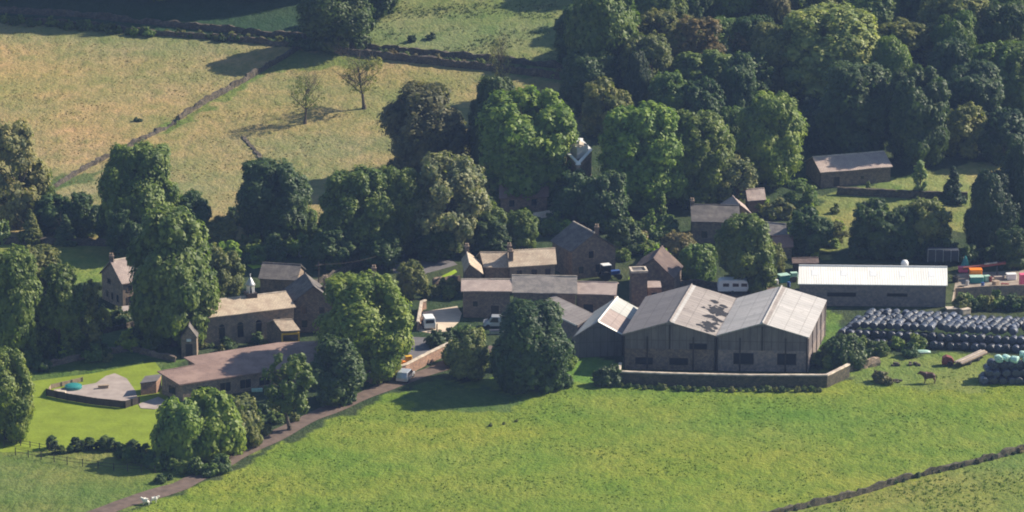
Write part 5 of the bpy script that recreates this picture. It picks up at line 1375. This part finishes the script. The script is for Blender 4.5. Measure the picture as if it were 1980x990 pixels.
# flat trailer with timber
a = at(1862, 712); b = at(1912, 690); d = (b-a); d.z = 0; L = d.length; d.normalize(); s = Vector((-d.y, d.x, 0)); c = (a+b)/2
r = empty('timber_trailer', (c.x, c.y, 0), 'flat trailer loaded with pale planks beside the small black heap', 'trailer')
MB().box(Vector((a.x, a.y, .55)), d*L, s*1.7, Zv*.15).build('deck', M['darktimber'], r)
for k in (.3, .62):
    for q in (0, 1.5): MB().tube([Vector((a.x, a.y, .32))+d*L*k+s*q, Vector((a.x, a.y, .32))+d*L*k+s*(q+.2)], .32, 10).build('wheel', M['tyre'], r)
for k in range(9):
    lf = Vector((a.x, a.y, .71+(k//5)*.16))+s*(.05+(k % 5)*.33)+d*rnd.uniform(-.6, .3)
    MB().box(lf, d*(L+rnd.uniform(-.6, .7))+s*rnd.uniform(-.1, .1), s*.24, Zv*.12).thing('plank', M[['timber', 'coping', 'concrete'][k % 3]], 'long pale plank in the load on the flat trailer', 'plank', 'planks on the flat trailer')
for x, y in ((1728, 706), (1768, 706), (1700, 728), (1735, 738)):
    c = at(x, y); mb = MB()
    for k in range(5): mb.cbox(c+Vector((rnd.uniform(-.7, .7), rnd.uniform(-.5, .5), 0)), rnd.uniform(.3, .7), rnd.uniform(.3, .6), rnd.uniform(.2, .5), rnd.uniform(0, 3))
    mb.thing('rubble_heap', M['drywall'], 'small dark heap of stones in the rough grass around the trough and the horse', 'rubble heap', 'stone heaps in the rough grass')
# telegraph pole and wire
a = at(617, 600); r = empty('telegraph_pole', a, 'thin wooden telegraph pole behind the dark slated gable house', 'pole')
MB().tube([a-Zv*.5, a+Zv*8.2], [.14, .09], 8).build('post', M['darktimber'], r); MB().cbox(a+Zv*7.6, 1.3, .1, .12, .6).build('cross_arm', M['darktimber'], r)
b = at(740, 492, 3.0); cc = at(835, 455, 5.0)
for A_, B_, nm in ((a+Zv*7.8, b, 'upper'), (a+Zv*7.8, Vector((at(566, 600).x, at(566, 600).y, 5.6)), 'lower')):
    pts = [A_.lerp(B_, i/12)-Zv*(.8*math.sin(math.pi*i/12)*(.6 if nm == 'upper' else .2)) for i in range(13)]
    MB().tube(pts, .022, 5).thing('overhead_wire', M['darktimber'], 'overhead wire running from the telegraph pole '+('up towards the trees' if nm == 'upper' else 'down to the gable house'), 'wire')
# small bright oddments
c = at(581, 496); MB().lathe(c, [(.35, 0), (.4, .5), (.25, .85), (.05, 1.0)], 10).thing('garden_ornament', M['white'], 'small pale round garden ornament on the slope above the dark low roof', 'ornament', smooth=True)
# ---------------------------------------------------------------- animals
def animal(name, c, rz, joints, bones, mat, label, cat, s=1.0, extra=None):
    r = empty(name, c, label, cat)
    me = bpy.data.meshes.new('body'); me.from_pydata([tuple(Vector(j[:3])*s) for j in joints], bones, [])
    o = bpy.data.objects.new('body', me); COL.objects.link(o); o.parent = r
    bpy.context.view_layer.objects.active = o
    md = o.modifiers.new('skin', 'SKIN'); md.use_smooth_shade = True
    for i, j in enumerate(joints):
        sv = me.skin_vertices[0].data[i]; sv.radius = (j[3]*s, (j[4] if len(j) > 4 else j[3])*s); sv.use_root = (i == 0)
    ss = o.modifiers.new('sub', 'SUBSURF'); ss.levels = 1; ss.render_levels = 2
    me.materials.append(M[mat]); r.rotation_euler.z = rz
    return r, o
if True:
    # x forward; withers 1.5 m
    J = [(0, 0, 1.12, .46, .46), (.55, 0, 1.14, .42, .46), (-.55, 0, 1.18, .46, .44), (.82, 0, 1.28, .28, .38), (1.08, 0, 1.42, .18, .28), (1.30, 0, 1.55, .13, .18), (1.50, 0, 1.40, .11, .13), (1.68, 0, 1.22, .08, .09),
         (-.82, 0, 1.2, .3, .32)]
    Bn = [(0, 1), (0, 2), (1, 3), (3, 4), (4, 5), (5, 6), (6, 7), (2, 8)]
    for sg in (-1, 1):
        i = len(J); J += [(.62, sg*.17, .95, .18), (.62, sg*.18, .55, .09), (.60, sg*.18, .22, .07), (.64, sg*.18, .04, .09)]; Bn += [(1, i), (i, i+1), (i+1, i+2), (i+2, i+3)]
        i = len(J); J += [(-.66, sg*.17, .95, .24), (-.58, sg*.18, .72, .14), (-.80, sg*.18, .5, .085), (-.74, sg*.18, .2, .07), (-.70, sg*.18, .04, .09)]; Bn += [(2, i), (i, i+1), (i+1, i+2), (i+2, i+3), (i+3, i+4)]
        i = len(J); J += [(1.30, sg*.07, 1.70, .03)]; Bn += [(5, i)]
    c = at(1797, 741); r, o = animal('horse', c, R(172), J, Bn, 'horse', 'dark brown horse standing in the rough grass, facing left', 'horse', 1.12)
    for nm, pts, rad in (('tail', [(-.98, 0, 1.28), (-1.1, 0, 1.0), (-1.08, 0, .6)], [.05, .08, .03]), ('mane', [(.85, 0, 1.5), (1.05, 0, 1.68), (1.24, 0, 1.74)], [.05, .07, .05])):
        q = MB().tube(pts, rad, 7); me = bpy.data.meshes.new(nm); me.from_pydata(q.v, [], q.f); me.materials.append(M['mane']); oo = bpy.data.objects.new(nm, me); COL.objects.link(oo); oo.parent = r
    JS = [(0, 0, .62, .26, .24), (.35, 0, .64, .22, .22), (-.35, 0, .64, .25, .24), (.55, 0, .78, .11, .12), (.68, 0, .88, .08, .09), (.84, 0, .80, .05, .055)]
    BS = [(0, 1), (0, 2), (1, 3), (3, 4), (4, 5)]
    for sg in (-1, 1):
        for x, k in ((.32, 1), (-.34, 2)):
            i = len(JS); JS += [(x, sg*.12, .42, .07), (x-.02*(k-1), sg*.12, .2, .035), (x, sg*.12, .03, .04)]; BS += [(k, i), (i, i+1), (i+1, i+2)]
        i = len(JS); JS += [(.66, sg*.12, .93, .025)]; BS += [(4, i)]
    animal('sheep', at(283, 976), R(165), JS, BS, 'wool', 'white sheep on the track near the bottom left corner, the left one of two', 'sheep', 1.15)
    animal('sheep', at(297, 973), R(20), JS, BS, 'wool', 'white sheep on the track near the bottom left corner, the right one of two', 'sheep', 1.1)

# ---------------------------------------------------------------- air, light, camera
EL, AZ = R(35), R(21)       # sun: from the right and a little behind
SD = Vector((math.cos(EL)*math.cos(AZ), math.cos(EL)*math.sin(AZ), math.sin(EL)))
sun = bpy.data.lights.new('sun', 'SUN'); sun.energy = 5.0; sun.angle = R(.55); sun.color = (1.0, .89, .72)
so = bpy.data.objects.new('sun', sun); COL.objects.link(so); so.rotation_euler = SD.to_track_quat('Z', 'Y').to_euler(); so.location = (300, 200, 250)
w = bpy.data.worlds.new('World'); SC.world = w; w.use_nodes = True; nt = w.node_tree
sky = nt.nodes.new('ShaderNodeTexSky'); sky.sky_type = 'NISHITA'; sky.sun_disc = False; sky.sun_elevation = EL; sky.sun_rotation = math.atan2(SD.x, SD.y); sky.air_density = 1.3; sky.dust_density = .6; sky.ozone_density = 3.0
bg = nt.nodes['Background']; nt.links.new(sky.outputs[0], bg.inputs[0]); bg.inputs[1].default_value = .068
HAZE = .0001
hb_ = MB().box((-420, -780, -4), (840, 0, 0), (0, 1250, 0), (0, 0, 260))
m = bpy.data.materials.new('haze_air'); m.use_nodes = True; nt = m.node_tree; nt.nodes.remove(nt.nodes['Principled BSDF'])
pv = nt.nodes.new('ShaderNodeVolumePrincipled'); pv.inputs['Color'].default_value = (.36, .54, 1.0, 1); pv.inputs['Density'].default_value = HAZE; pv.inputs['Anisotropy'].default_value = .2
nt.links.new(pv.outputs[0], nt.nodes['Material Output'].inputs['Volume'])
ho = hb_.build('haze', m); tag(ho, kind='stuff')
cam = bpy.data.cameras.new('camera'); cam.lens = LENS; cam.sensor_width = 36; cam.clip_start = 1; cam.clip_end = 12000
co = bpy.data.objects.new('camera', cam); COL.objects.link(co); co.location = CAM; co.rotation_euler = (math.pi/2-PITCH, 0, 0); SC.camera = co
SC.view_settings.view_transform = 'Standard'; SC.view_settings.look = 'None'; SC.view_settings.exposure = 0.78; SC.view_settings.gamma = 1
SC.cycles.max_bounces = 5; SC.cycles.diffuse_bounces = 3; SC.cycles.glossy_bounces = 2; SC.cycles.transmission_bounces = 2; SC.cycles.volume_bounces = 0
SC.cycles.use_denoising = True; SC.cycles.filter_width = 1.9
